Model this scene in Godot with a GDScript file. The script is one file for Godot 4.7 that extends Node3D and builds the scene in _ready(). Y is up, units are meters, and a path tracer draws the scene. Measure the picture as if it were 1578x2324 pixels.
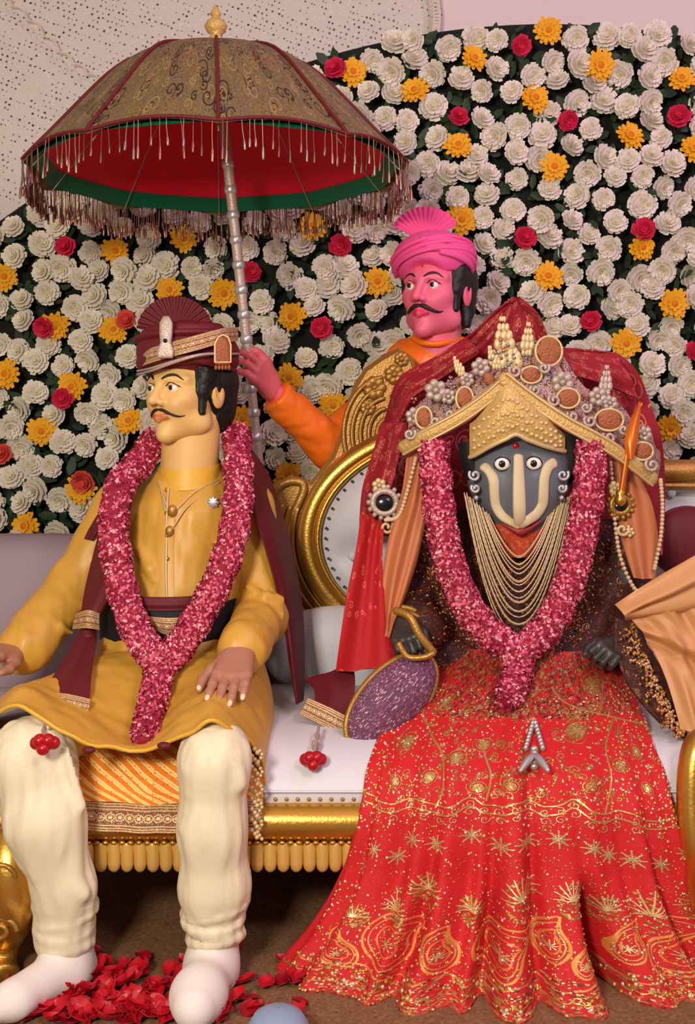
extends Node3D

# ---------- geometry helpers ----------
class Buf:
	var V := PackedVector3Array()
	var N := PackedVector3Array()
	var U := PackedVector2Array()
	var I := PackedInt32Array()
	var K := PackedColorArray()
	var col := Color.WHITE
	var painted := false

	func vert(p: Vector3, n: Vector3, uv: Vector2) -> int:
		V.append(p)
		N.append(n)
		U.append(uv)
		K.append(col)
		return V.size() - 1

	func tri(a: int, b: int, c: int) -> void:
		var g := (V[b] - V[a]).cross(V[c] - V[a])
		I.append(a)
		if g.dot(N[a] + N[b] + N[c]) > 0.0:
			I.append(c)
			I.append(b)
		else:
			I.append(b)
			I.append(c)

	func quad(a: int, b: int, c: int, d: int) -> void:
		tri(a, b, c)
		tri(a, c, d)

	# rows of equally many points; closed = each row is a ring
	func grid(rows: Array, closed: bool, toward := Vector3.ZERO, uv_a := Vector2.ZERO, uv_b := Vector2.ONE) -> Array:
		var nr := rows.size()
		var nc: int = rows[0].size()
		var nn := []
		var s := 0.0
		for j in nr:
			var row: PackedVector3Array = rows[j]
			var up: PackedVector3Array = rows[maxi(j - 1, 0)]
			var dn: PackedVector3Array = rows[mini(j + 1, nr - 1)]
			var cen := Vector3.ZERO
			if closed:
				for p in row:
					cen += p
				cen /= nc
			var ns := PackedVector3Array()
			for i in nc:
				var l := (i + nc - 1) % nc if closed else maxi(i - 1, 0)
				var r := (i + 1) % nc if closed else mini(i + 1, nc - 1)
				var n := (row[r] - row[l]).cross(dn[i] - up[i])
				ns.append(n.normalized())
				if closed:
					s += n.dot(row[i] - cen)
				else:
					s += n.dot(toward)
			nn.append(ns)
		if s < 0.0:
			for j in nr:
				var ns: PackedVector3Array = nn[j]
				for i in nc:
					ns[i] = -ns[i]
				nn[j] = ns
		var base := V.size()
		var wide := nc + 1 if closed else nc
		for j in nr:
			for i in wide:
				var k := i % nc
				vert(rows[j][k], nn[j][k], uv_a + (uv_b - uv_a) * Vector2(float(i) / (wide - 1), float(j) / (nr - 1)))
		for j in nr - 1:
			for i in wide - 1:
				var a := base + j * wide + i
				quad(a, a + 1, a + wide + 1, a + wide)
		return nn

	# cloth with a real thickness
	func sheet(rows: Array, thick: float, toward := Vector3(0, 0, 1)) -> void:
		var nn := grid(rows, false, toward)
		var back := []
		for j in rows.size():
			var r := PackedVector3Array()
			for i in rows[j].size():
				r.append(rows[j][i] - nn[j][i] * thick)
			back.append(r)
		grid(back, false, -toward)
		var nr := rows.size()
		var nc: int = rows[0].size()
		var rim := []
		for i in nc:
			rim.append([0, i])
		for j in range(1, nr):
			rim.append([j, nc - 1])
		for i in range(nc - 2, -1, -1):
			rim.append([nr - 1, i])
		for j in range(nr - 2, 0, -1):
			rim.append([j, 0])
		var mid: Vector3 = rows[nr / 2][nc / 2]
		for k in rim.size():
			var a = rim[k]
			var b = rim[(k + 1) % rim.size()]
			var p: Vector3 = rows[a[0]][a[1]]
			var q: Vector3 = rows[b[0]][b[1]]
			var p2: Vector3 = back[a[0]][a[1]]
			var q2: Vector3 = back[b[0]][b[1]]
			var n := (q - p).cross(p2 - p).normalized()
			if n.dot(p - mid) < 0.0:
				n = -n
			var uv := Vector2(float(a[1]) / (nc - 1), float(a[0]) / (nr - 1))
			var w := vert(p, n, uv)
			vert(q, n, uv)
			vert(q2, n, uv)
			vert(p2, n, uv)
			quad(w, w + 1, w + 2, w + 3)

	func tube(path: PackedVector3Array, radii, seg := 8, flat := 1.0, up := Vector3.ZERO, caps := true, vlen := 0.0) -> void:
		var n := path.size()
		var rows := []
		var side := Vector3.ZERO
		var total := 0.0
		for i in n:
			var t := (path[mini(i + 1, n - 1)] - path[maxi(i - 1, 0)]).normalized()
			if i > 0:
				total += path[i].distance_to(path[i - 1])
			if up != Vector3.ZERO:
				side = t.cross(up).normalized()
			elif side == Vector3.ZERO:
				side = t.cross(Vector3(0.3, 0.2, 1.0)).normalized()
				if side.length() < 0.5:
					side = Vector3.RIGHT
			else:
				side = (side - t * side.dot(t)).normalized()
			var o := side.cross(t)
			var r: float = radii if radii is float else radii[i]
			var row := PackedVector3Array()
			for k in seg:
				var a := TAU * k / seg
				row.append(path[i] + side * cos(a) * r + o * sin(a) * r * flat)
			if caps and i == 0:
				rows.append(_cap(path[0] - t * r * 0.5, path[0], row, 0.05))
				rows.append(_cap(path[0] - t * r * 0.38, path[0], row, 0.7))
			rows.append(row)
			if caps and i == n - 1:
				rows.append(_cap(path[i] + t * r * 0.38, path[i], row, 0.7))
				rows.append(_cap(path[i] + t * r * 0.5, path[i], row, 0.05))
		grid(rows, true, Vector3.ZERO, Vector2.ZERO, Vector2(1, total * vlen if vlen > 0.0 else 1.0))

	func _cap(c: Vector3, o: Vector3, row: PackedVector3Array, f: float) -> PackedVector3Array:
		var r := PackedVector3Array()
		for p in row:
			r.append(c + (p - o) * f)
		return r

	# profile: (radius, height) pairs around the y axis of xf
	func lathe(profile: Array, seg: int, xf: Transform3D) -> void:
		var rows := []
		for q in profile:
			var row := PackedVector3Array()
			for k in seg:
				var a := TAU * k / seg
				row.append(xf * Vector3(q.x * cos(a), q.y, q.x * sin(a)))
			rows.append(row)
		grid(rows, true)

	func ball(c: Vector3, r: Vector3, seg := 12, ring := 8, turn := Basis.IDENTITY) -> void:
		var prof := []
		for j in ring + 1:
			var a := PI * j / ring
			prof.append(Vector2(maxf(sin(a), 0.01), cos(a)))
		lathe(prof, seg, Transform3D(turn * Basis.from_scale(r), c))

	# bevelled plate: outline in its own plane, facing +z of xf
	func plate(poly: PackedVector2Array, xf: Transform3D, depth: float, bevel: float) -> void:
		var n := poly.size()
		if Geometry2D.is_polygon_clockwise(poly):
			poly = poly.duplicate()
			poly.reverse()
		var inner := PackedVector2Array()
		for i in n:
			var e1 := (poly[i] - poly[(i + n - 1) % n]).normalized()
			var e2 := (poly[(i + 1) % n] - poly[i]).normalized()
			var m := (Vector2(-e1.y, e1.x) + Vector2(-e2.y, e2.x))
			m = m.normalized() if m.length() > 0.01 else Vector2(-e1.y, e1.x)
			inner.append(poly[i] + m * bevel)
			
		var t := Geometry2D.triangulate_polygon(inner)
		if t.is_empty():
			inner = poly
			t = Geometry2D.triangulate_polygon(poly)
		var lo := poly[0]
		var hi := poly[0]
		for p in poly:
			lo = lo.min(p)
			hi = hi.max(p)
		var sz := (hi - lo).max(Vector2(0.0001, 0.0001))
		for face in 2:
			var b := V.size()
			for p in (inner if face == 0 else poly):
				vert(xf * Vector3(p.x, p.y, depth if face == 0 else 0.0), (xf.basis * Vector3(0, 0, 1 if face == 0 else -1)).normalized(), (p - lo) / sz)
			for k in range(0, t.size(), 3):
				tri(b + t[k], b + t[k + 1], b + t[k + 2])
		for i in n:
			var j := (i + 1) % n
			var e := (poly[j] - poly[i]).normalized()
			var o := Vector3(e.y, -e.x, 0)
			var u1 := (poly[i] - lo) / sz
			var u2 := (poly[j] - lo) / sz
			var n1 := (xf.basis * o).normalized()
			var n2 := (xf.basis * (o + Vector3(0, 0, 1))).normalized()
			var zb := maxf(depth - bevel, depth * 0.3)
			var w := vert(xf * Vector3(poly[i].x, poly[i].y, 0), n1, u1)
			vert(xf * Vector3(poly[j].x, poly[j].y, 0), n1, u2)
			vert(xf * Vector3(poly[j].x, poly[j].y, zb), n1, u2)
			vert(xf * Vector3(poly[i].x, poly[i].y, zb), n1, u1)
			quad(w, w + 1, w + 2, w + 3)
			w = vert(xf * Vector3(poly[i].x, poly[i].y, zb), n2, u1)
			vert(xf * Vector3(poly[j].x, poly[j].y, zb), n2, u2)
			vert(xf * Vector3(inner[j].x, inner[j].y, depth), n2, u2)
			vert(xf * Vector3(inner[i].x, inner[i].y, depth), n2, u1)
			quad(w, w + 1, w + 2, w + 3)

	# cushioned relief over an outline that is star-shaped about its origin
	func puff(poly: PackedVector2Array, xf: Transform3D, h: float) -> void:
		var rows := []
		for q in [[1.0, 0.0], [1.0, 0.45], [0.93, 0.75], [0.7, 1.0], [0.35, 1.12], [0.02, 1.15]]:
			var row := PackedVector3Array()
			for p in poly:
				row.append(xf * Vector3(p.x * q[0], p.y * q[0], h * q[1]))
			rows.append(row)
		grid(rows, true)

	func add(o: Buf, xf: Transform3D) -> void:
		var b := V.size()
		var flip := xf.basis.determinant() < 0.0
		var nb := xf.basis.inverse().transposed()
		for i in o.V.size():
			V.append(xf * o.V[i])
			N.append((nb * o.N[i]).normalized())
			U.append(o.U[i])
			K.append(o.K[i])
		for i in range(0, o.I.size(), 3):
			I.append(b + o.I[i])
			I.append(b + o.I[i + (2 if flip else 1)])
			I.append(b + o.I[i + (1 if flip else 2)])

	func mesh() -> ArrayMesh:
		var a := []
		a.resize(Mesh.ARRAY_MAX)
		a[Mesh.ARRAY_VERTEX] = V
		a[Mesh.ARRAY_NORMAL] = N
		a[Mesh.ARRAY_TEX_UV] = U
		if painted:
			a[Mesh.ARRAY_COLOR] = K
		a[Mesh.ARRAY_INDEX] = I
		var m := ArrayMesh.new()
		m.add_surface_from_arrays(Mesh.PRIMITIVE_TRIANGLES, a)
		return m


# distance field on a grid, meshed as surface nets
class Field:
	var lo: Vector3
	var h: float
	var nx: int
	var ny: int
	var nz: int
	var v := PackedFloat32Array()

	func _init(a: Vector3, b: Vector3, cell: float) -> void:
		lo = a.min(b)
		var hi := a.max(b)
		h = cell
		nx = int((hi.x - lo.x) / cell) + 2
		ny = int((hi.y - lo.y) / cell) + 2
		nz = int((hi.z - lo.z) / cell) + 2
		v.resize(nx * ny * nz)
		v.fill(1.0)

	func cone(a: Vector3, b: Vector3, ra: float, rb: float, k := 0.02, inv := Vector3.ONE, carve := false) -> void:
		var m := maxf(ra, rb)
		var ext := Vector3(m / inv.x, m / inv.y, m / inv.z) + Vector3.ONE * (k + 2.5 * h)
		var p0 := ((a.min(b) - ext - lo) / h).floor()
		var p1 := ((a.max(b) + ext - lo) / h).ceil()
		var x0 := maxi(int(p0.x), 0)
		var x1 := mini(int(p1.x), nx - 1)
		var y0 := maxi(int(p0.y), 0)
		var y1 := mini(int(p1.y), ny - 1)
		var z0 := maxi(int(p0.z), 0)
		var z1 := mini(int(p1.z), nz - 1)
		var ab := b - a
		var i2 := 1.0 / maxf(ab.length_squared(), 0.0000001)
		var dr := rb - ra
		for z in range(z0, z1 + 1):
			for y in range(y0, y1 + 1):
				var at := (z * ny + y) * nx
				for x in range(x0, x1 + 1):
					var ap := Vector3(lo.x + x * h, lo.y + y * h, lo.z + z * h) - a
					var t := clampf(ap.dot(ab) * i2, 0.0, 1.0)
					var d := ((ap - ab * t) * inv).length() - ra - dr * t
					var o := v[at + x]
					if carve:
						d = -d
						var s := maxf(k - absf(o - d), 0.0) / k
						v[at + x] = maxf(o, d) + s * s * k * 0.25
					else:
						var s := maxf(k - absf(o - d), 0.0) / k
						v[at + x] = minf(o, d) - s * s * k * 0.25

	func ell(c: Vector3, r: Vector3, k := 0.02, carve := false) -> void:
		var ext := r + Vector3.ONE * (k + 2.5 * h)
		var p0 := ((c - ext - lo) / h).floor()
		var p1 := ((c + ext - lo) / h).ceil()
		for z in range(maxi(int(p0.z), 0), mini(int(p1.z), nz - 1) + 1):
			for y in range(maxi(int(p0.y), 0), mini(int(p1.y), ny - 1) + 1):
				var at := (z * ny + y) * nx
				for x in range(maxi(int(p0.x), 0), mini(int(p1.x), nx - 1) + 1):
					var q := (Vector3(lo.x + x * h, lo.y + y * h, lo.z + z * h) - c) / r
					var k0 := q.length()
					var d := k0 * (k0 - 1.0) / maxf((q / r).length(), 0.001)
					var o := v[at + x]
					if carve:
						d = -d
						var s := maxf(k - absf(o - d), 0.0) / k
						v[at + x] = maxf(o, d) + s * s * k * 0.25
					else:
						var s := maxf(k - absf(o - d), 0.0) / k
						v[at + x] = minf(o, d) - s * s * k * 0.25

	# keep only the side where n . p < w
	func cut(n: Vector3, w: float) -> void:
		for z in nz:
			for y in ny:
				var at := (z * ny + y) * nx
				for x in nx:
					var o := v[at + x]
					if o < 0.5:
						v[at + x] = maxf(o, n.dot(Vector3(lo.x + x * h, lo.y + y * h, lo.z + z * h)) - w)

	func rough(noise: FastNoiseLite, amp: float, sc: Vector3) -> void:
		for z in nz:
			for y in ny:
				var at := (z * ny + y) * nx
				for x in nx:
					var o := v[at + x]
					if absf(o) < 4.0 * h:
						v[at + x] = o + amp * noise.get_noise_3d((lo.x + x * h) * sc.x, (lo.y + y * h) * sc.y, (lo.z + z * h) * sc.z)

	func front(x: float, y: float) -> float:   # z of the foremost surface
		var i := clampi(int((x - lo.x) / h + 0.5), 0, nx - 1)
		var j := clampi(int((y - lo.y) / h + 0.5), 0, ny - 1)
		for z in range(nz - 1, 0, -1):
			var a := v[(z * ny + j) * nx + i]
			if a < 0.0:
				var b := v[(mini(z + 1, nz - 1) * ny + j) * nx + i]
				return lo.z + h * (z + a / minf(a - b, -0.00001))
		return lo.z

	func mesh(buf: Buf, xf := Transform3D(), uvs := 4.0) -> void:
		var at := PackedInt32Array()
		at.resize(nx * ny * nz)
		at.fill(-1)
		var nb := xf.basis.inverse().transposed()
		var sy := nx
		var sz := nx * ny
		var cells := PackedInt32Array()
		for z in nz - 1:
			for y in ny - 1:
				var i := (z * ny + y) * nx
				for x in nx - 1:
					var a := v[i]
					if a < 0.9:
						var b := v[i + 1]
						var c := v[i + sy]
						var d := v[i + sy + 1]
						var e := v[i + sz]
						var f := v[i + sz + 1]
						var g := v[i + sz + sy]
						var k := v[i + sz + sy + 1]
						var neg := int(a < 0.0) + int(b < 0.0) + int(c < 0.0) + int(d < 0.0) + int(e < 0.0) + int(f < 0.0) + int(g < 0.0) + int(k < 0.0)
						if neg > 0 and neg < 8:
							var s := Vector3.ZERO
							var n := 0.0
							for q in [[a, b, 0, 0, 0, 0], [c, d, 0, 1, 0, 0], [e, f, 0, 0, 1, 0], [g, k, 0, 1, 1, 0], [a, c, 0, 0, 0, 1], [b, d, 1, 0, 0, 1], [e, g, 0, 0, 1, 1], [f, k, 1, 0, 1, 1], [a, e, 0, 0, 0, 2], [b, f, 1, 0, 0, 2], [c, g, 0, 1, 0, 2], [d, k, 1, 1, 0, 2]]:
								if (q[0] < 0.0) != (q[1] < 0.0):
									var t: float = q[0] / (q[0] - q[1])
									var w := Vector3(q[2], q[3], q[4])
									w[q[5]] += t
									s += w
									n += 1.0
							s /= n
							var gr := Vector3(b + d + f + k - a - c - e - g, c + d + g + k - a - b - e - f, e + f + g + k - a - b - c - d)
							var p := lo + (Vector3(x, y, z) + s) * h
							at[i] = buf.vert(xf * p, (nb * gr).normalized(), Vector2(p.x + p.z * 0.5, p.y) * uvs)
							cells.append(i)
					i += 1
		for i in cells:
			var a := v[i]
			for q in [[1, sy, sz], [sy, sz, 1], [sz, 1, sy]]:
				var b := v[i + q[0]]
				if (a < 0.0) != (b < 0.0):
					var c0 := at[i]
					var c1 := at[i - q[1]] if i >= q[1] else -1
					var c2 := at[i - q[2]] if i >= q[2] else -1
					var c3 := at[i - q[1] - q[2]] if i >= q[1] + q[2] else -1
					if c1 >= 0 and c2 >= 0 and c3 >= 0:
						buf.quad(c0, c1, c3, c2)


# a drawing surface for woven and printed patterns: colour and, beside it, where the metal thread runs
class Canvas:
	var im: Image
	var mk: Image
	var w: int
	var hh: int
	var rng := RandomNumberGenerator.new()

	func _init(wide: int, high: int, ground: Color, s := 1) -> void:
		w = wide
		hh = high
		rng.seed = s
		im = Image.create_empty(w, hh, false, Image.FORMAT_RGB8)
		im.fill(ground)
		mk = Image.create_empty(w, hh, false, Image.FORMAT_RGB8)
		mk.fill(Color(0, 0.75, 0))

	func dot(x: float, y: float, s: int, c: Color, m := 0.0) -> void:
		var r := Rect2i(posmod(int(x) - s / 2, w), posmod(int(y) - s / 2, hh), s, s)
		im.fill_rect(r, c)
		mk.fill_rect(r, Color(m, 0.75 - 0.4 * m, m))

	func disc(x: float, y: float, r: float, c: Color, m := 0.0) -> void:
		for j in range(int(-r), int(r) + 1):
			var k := int(sqrt(maxf(r * r - j * j, 0.0)))
			var q := Rect2i(int(x) - k, int(y) + j, 2 * k + 1, 1)
			im.fill_rect(q, c)
			mk.fill_rect(q, Color(m, 0.75 - 0.4 * m, m))

	func curve(p: PackedVector2Array, s: int, c: Color, m := 0.0) -> void:
		for i in p.size() - 1:
			var n := maxi(int(p[i].distance_to(p[i + 1]) / maxf(1.0, s * 0.5)), 1)
			for k in n:
				var q := p[i].lerp(p[i + 1], float(k) / n)
				dot(q.x, q.y, s, c, m)

	func ring(x: float, y: float, r: float, s: int, c: Color, m := 0.0, a0 := 0.0, a1 := TAU, grow := 0.0) -> void:
		var p := PackedVector2Array()
		var n := maxi(int(absf(a1 - a0) * r / 2.0), 8)
		for k in n + 1:
			var t := float(k) / n
			var a := lerpf(a0, a1, t)
			p.append(Vector2(x, y) + Vector2(cos(a), sin(a)) * (r + grow * t))
		curve(p, s, c, m)

	func swirl(x: float, y: float, r: float, s: int, c: Color, m := 1.0) -> void:
		var a := rng.randf() * TAU
		var d := 1.0 if rng.randf() < 0.5 else -1.0
		ring(x, y, r, s, c, m, a, a + d * 7.5, -r * 0.85)

	func star(x: float, y: float, r: float, n: int, s: int, c: Color, m := 1.0) -> void:
		for k in n:
			var a := TAU * k / n
			curve(PackedVector2Array([Vector2(x, y), Vector2(x, y) + Vector2(cos(a), sin(a)) * r]), s, c, m)
		dot(x, y, s * 2, c, m)

	func speckle(n: int, s: int, cs: Array, m := 0.0, area := Rect2(0, 0, 1, 1)) -> void:
		for k in n:
			dot((area.position.x + rng.randf() * area.size.x) * w, (area.position.y + rng.randf() * area.size.y) * hh, s if s < 3 else rng.randi_range(1, s), cs[rng.randi() % cs.size()], m)

	func paisley(x: float, y: float, r: float, a: float, s: int, c: Color, fill: Color, m := 1.0) -> void:
		var rot := Transform2D(a, Vector2(x, y))
		if fill.a > 0.0:
			disc(x, y, r * 0.7, fill, 0.0)
		for q in [1.0, 0.66]:
			var left := PackedVector2Array()
			var right := PackedVector2Array()
			for k in 25:
				var t := k / 24.0
				var cc: Vector2 = Vector2(0.7 * t * t, 0.15 - 1.35 * t + 0.35 * t * t * t) * r * q
				var wd: float = r * q * 0.72 * pow(cos(t * PI / 2.0), 0.8)
				var dn := Vector2(-(-1.35 + 1.05 * t * t), 1.4 * t).normalized()
				left.append(rot * (cc - dn * wd))
				right.append(rot * (cc + dn * wd))
			var p := PackedVector2Array()
			for k in 24:
				p.append(left[24 - k])
			for k in 17:
				var a2 := PI - PI * k / 16.0
				p.append(rot * (Vector2(cos(a2), sin(a2)) * r * q * 0.72 + Vector2(0, 0.15 * r * q)))
			p.append_array(right)
			curve(p, s, c, m)
		star(x, y, r * 0.4, 6, s, c, m)
# ---------- places ----------
const FOCAL := 2492.0      # pixels of the 1578 x 2324 frame
const EYE := 1.03          # height of the lens
const LEVEL := 1000.0      # row of the frame at lens height

var rng := RandomNumberGenerator.new()
var M := {}
var used := {}


func P(x: float, y: float, d: float) -> Vector3:
	return Vector3((x - 789.0) * d / FOCAL, EYE - (y - LEVEL) * d / FOCAL, -d)


func PP(a: Array) -> PackedVector3Array:
	var r := PackedVector3Array()
	for q in a:
		r.append(P(q[0], q[1], q[2]))
	return r


func V2(a: Array) -> PackedVector2Array:
	var r := PackedVector2Array()
	for k in range(0, a.size(), 2):
		r.append(Vector2(a[k], a[k + 1]))
	return r


func spline(p: PackedVector3Array, n: int) -> PackedVector3Array:
	var r := PackedVector3Array()
	var m := p.size() - 1
	for k in n:
		var t := float(k) / (n - 1) * m
		var i := mini(int(t), m - 1)
		r.append(p[i].cubic_interpolate(p[i + 1], p[maxi(i - 1, 0)], p[mini(i + 2, m)], t - i))
	return r


func tab(keys: Array, t: float) -> float:   # smooth table of [t, value]
	if t <= keys[0][0]:
		return keys[0][1]
	for i in keys.size() - 1:
		if t <= keys[i + 1][0]:
			var f: float = (t - keys[i][0]) / (keys[i + 1][0] - keys[i][0])
			return cubic_interpolate(keys[i][1], keys[i + 1][1], keys[maxi(i - 1, 0)][1], keys[mini(i + 2, keys.size() - 1)][1], f)
	return keys[-1][1]


func rgb(r: float, g: float, b: float) -> Color:
	return Color(r / 255.0, g / 255.0, b / 255.0)


func lin(r: float, g: float, b: float) -> Color:
	return rgb(r, g, b).srgb_to_linear()


# ---------- nodes ----------
func numbered(called: String) -> String:
	var k: int = used.get(called, -1) + 1
	used[called] = k
	return called if k == 0 else "%s_%03d" % [called, k]


func metas(o: Node3D, label: String, category: String, group := "", kind := "") -> void:
	if label:
		o.set_meta("label", label)
	if category:
		o.set_meta("category", category)
	if group:
		o.set_meta("group", group)
	if kind:
		o.set_meta("kind", kind)


func thing(called: String, label: String, category: String, where := Vector3.ZERO, group := "") -> Node3D:
	var o := Node3D.new()
	o.name = numbered(called)
	add_child(o)
	o.position = where
	metas(o, label, category, group)
	return o


func place_of(n: Node) -> Vector3:
	var p := Vector3.ZERO
	while n is Node3D and n != self:
		p += n.position
		n = n.get_parent()
	return p


func show_mesh(o: Node3D, called: String, parent: Node) -> void:
	if parent == self:
		o.name = numbered(called)
		add_child(o)
	else:
		o.name = called
		parent.add_child(o, true)
		o.position = -place_of(parent)


func part(called: String, buf: Buf, m: Material, parent: Node, label := "") -> MeshInstance3D:
	var o := MeshInstance3D.new()
	o.mesh = buf.mesh()
	o.material_override = m
	show_mesh(o, called, parent)
	if label:
		o.set_meta("label", label)
	return o


func single(called: String, buf: Buf, m: Material, label: String, category: String, where: Vector3, group := "", kind := "") -> MeshInstance3D:
	for i in buf.V.size():
		buf.V[i] -= where
	var o := part(called, buf, m, self)
	o.position = where
	metas(o, label, category, group, kind)
	return o


func structure(called: String, buf: Buf, m: Material) -> void:
	var o := part(called, buf, m, self)
	o.set_meta("kind", "structure")


func swarm(called: String, mesh: Mesh, m: Material, where: Array, tints: Array, parent: Node) -> MultiMeshInstance3D:
	var mm := MultiMesh.new()
	mm.transform_format = MultiMesh.TRANSFORM_3D
	mm.use_colors = tints.size() > 0
	mm.mesh = mesh
	mm.instance_count = where.size()
	for i in where.size():
		mm.set_instance_transform(i, where[i])
		if tints.size():
			mm.set_instance_color(i, tints[i])
	var o := MultiMeshInstance3D.new()
	o.multimesh = mm
	o.material_override = m
	show_mesh(o, called, parent)
	o.set_meta("kind", "stuff")
	return o


# ---------- materials ----------
func tex(im: Image) -> ImageTexture:
	return ImageTexture.create_from_image(im)


func grain(freq: float, s: int, size := 256, octaves := 4) -> ImageTexture:
	var n := FastNoiseLite.new()
	n.seed = s
	n.frequency = freq
	n.fractal_octaves = octaves
	return tex(n.get_seamless_image(size, size))


func mat(called: String, c: Color, rough := 0.8, metal := 0.0) -> StandardMaterial3D:
	var m := StandardMaterial3D.new()
	m.resource_name = called
	m.albedo_color = c
	m.roughness = rough
	m.metallic = metal
	M[called] = m
	return m


func relief(m: StandardMaterial3D, t: Texture2D, deep: float, scale := Vector3.ZERO) -> void:
	m.heightmap_enabled = true
	m.heightmap_texture = t
	m.heightmap_scale = deep
	if scale != Vector3.ZERO:
		m.uv1_triplanar = true
		m.uv1_scale = scale


func woven(called: String, cv: Canvas, deep := 0.05, metal := 0.75) -> StandardMaterial3D:
	var m := mat(called, Color.WHITE, 1.0, metal)
	m.albedo_texture = tex(cv.im)
	var t := tex(cv.mk)
	m.metallic_texture = t
	m.metallic_texture_channel = BaseMaterial3D.TEXTURE_CHANNEL_RED
	m.roughness_texture = t
	m.roughness_texture_channel = BaseMaterial3D.TEXTURE_CHANNEL_GREEN
	if deep > 0.0:
		relief(m, t, deep)
	return m


func triplanar(m: StandardMaterial3D, s: float) -> void:
	m.uv1_triplanar = true
	m.uv1_scale = Vector3.ONE * s


func make_materials() -> void:
	var fine := grain(0.06, 3)
	# plain cloths
	for q in [["darker upholstery", 152, 134, 146, 0.6], ["yellow silk", 210, 160, 62, 0.44], ["ivory silk", 232, 222, 192, 0.55], ["orange satin", 246, 118, 28, 0.42], ["white sock", 235, 228, 224, 0.9], ["maroon velvet", 98, 8, 22, 0.65], ["crimson satin", 182, 8, 22, 0.5], ["green satin", 6, 112, 74, 0.45], ["red lining", 242, 20, 56, 0.6], ["pink cloth", 236, 82, 150, 0.65], ["tan satin", 206, 150, 100, 0.5], ["peach silk", 190, 112, 68, 0.5], ["white upholstery", 216, 215, 224, 0.5], ["black cloth", 16, 14, 18, 0.7], ["maroon turban", 104, 12, 26, 0.65], ["blue grey", 140, 158, 190, 0.6], ["collar silk", 226, 176, 60, 0.45]]:
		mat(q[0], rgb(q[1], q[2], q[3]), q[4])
	# metals
	relief(mat("gold", rgb(214, 164, 74), 0.3, 0.85), fine, 0.03, Vector3.ONE * 8.0)
	relief(mat("dull gold", rgb(172, 128, 60), 0.42, 0.55), fine, 0.08, Vector3.ONE * 9.0)
	relief(mat("crown gold", rgb(206, 170, 100), 0.5, 0.25), grain(0.1, 12), 0.25, Vector3.ONE * 5.0)
	mat("pale gold", rgb(214, 190, 140), 0.45, 0.3)
	mat("silver", rgb(190, 188, 190), 0.35, 0.6)
	mat("gold leaf", rgb(222, 180, 96), 0.4, 0.3)
	relief(mat("silver fretwork", rgb(186, 168, 156), 0.45, 0.35), fine, 0.1, Vector3.ONE * 10.0)
	mat("pearl", rgb(210, 184, 144), 0.35)
	mat("cream paint", rgb(208, 192, 154), 0.6)
	var ds := mat("dark stone", Color.WHITE, 0.42)
	ds.vertex_color_use_as_albedo = true
	mat("nail head", rgb(60, 62, 68), 0.5)
	mat("black hair", rgb(12, 11, 13), 0.55)
	mat("moustache hair", rgb(40, 14, 10), 0.6)
	mat("tilak red", rgb(190, 30, 22), 0.6)
	mat("lip red", rgb(150, 34, 34), 0.5)
	mat("bead red", rgb(176, 10, 30), 0.25)
	mat("eye white", rgb(236, 230, 220), 0.25)
	mat("eye dark", rgb(22, 18, 22), 0.2)
	mat("nail", rgb(244, 206, 170), 0.35)
	relief(mat("copper motif", rgb(160, 92, 56), 0.55, 0.3), fine, 0.2, Vector3.ONE * 9.0)
	mat("orange spear", rgb(216, 110, 30), 0.35, 0.5)
	mat("fringe", rgb(176, 140, 130), 0.5, 0.3)
	var sk := mat("painted skin", Color.WHITE, 0.5)
	sk.vertex_color_use_as_albedo = true
	var tint := mat("tinted petals", Color.WHITE, 0.6)
	tint.vertex_color_use_as_albedo = true
	var glint := mat("sequins", Color.WHITE, 0.3, 0.6)
	glint.vertex_color_use_as_albedo = true
	# flowers
	mat("white petals", rgb(238, 231, 216), 0.75)
	mat("cream petals", rgb(222, 212, 190), 0.75)
	mat("flower heart", rgb(206, 196, 130), 0.85)
	mat("yellow petals", rgb(236, 172, 16), 0.7)
	mat("orange heart", rgb(214, 120, 8), 0.85)
	mat("pink petals", rgb(214, 38, 78), 0.7)
	mat("coral petals", rgb(222, 84, 70), 0.7)
	mat("leaves", rgb(38, 62, 34), 0.6)
	mat("panel", rgb(20, 24, 18), 0.95)
	var rp := mat("rose petals", rgb(190, 10, 34), 0.45)
	rp.backlight_enabled = true
	rp.backlight = Color(0.2, 0.02, 0.04)
	mat("dark rose petals", rgb(150, 6, 28), 0.45)
	# tent net: white cloth with rows of eyelets
	var c := Canvas.new(1024, 1024, rgb(216, 210, 198), 5)
	for j in 64:
		var y := j * 16.0
		var x := 0.0
		while x < 1024.0:
			var dark := 0.22 + 0.45 * c.rng.randf()
			c.dot(x + c.rng.randf_range(-2, 2), y + c.rng.randf_range(-2, 2), c.rng.randi_range(3, 6), rgb(226, 210, 196) * dark)
			x += c.rng.randf_range(10, 22) if c.rng.randf() < 0.85 else c.rng.randf_range(40, 90)
	for k in 5000:
		c.dot(c.rng.randf() * 1024, c.rng.randf() * 1024, 4, rgb(240, 234, 226) * c.rng.randf_range(0.86, 1.0))
	var m := woven("net cloth", c, 0.0, 0.0)
	m.uv1_scale = Vector3(1, 1, 1)
	mat("plain tent cloth", rgb(228, 216, 210), 0.85)
	# stage floor
	c = Canvas.new(512, 512, rgb(128, 92, 62), 6)
	c.speckle(9000, 6, [rgb(138, 100, 68), rgb(118, 84, 58), rgb(146, 108, 76), rgb(108, 76, 54)])
	m = woven("stage floor", c, 0.0, 0.0)
	m.uv1_scale = Vector3(10, 10, 1)
	# umbrella brocade
	c = Canvas.new(512, 512, rgb(112, 92, 60), 7)
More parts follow.
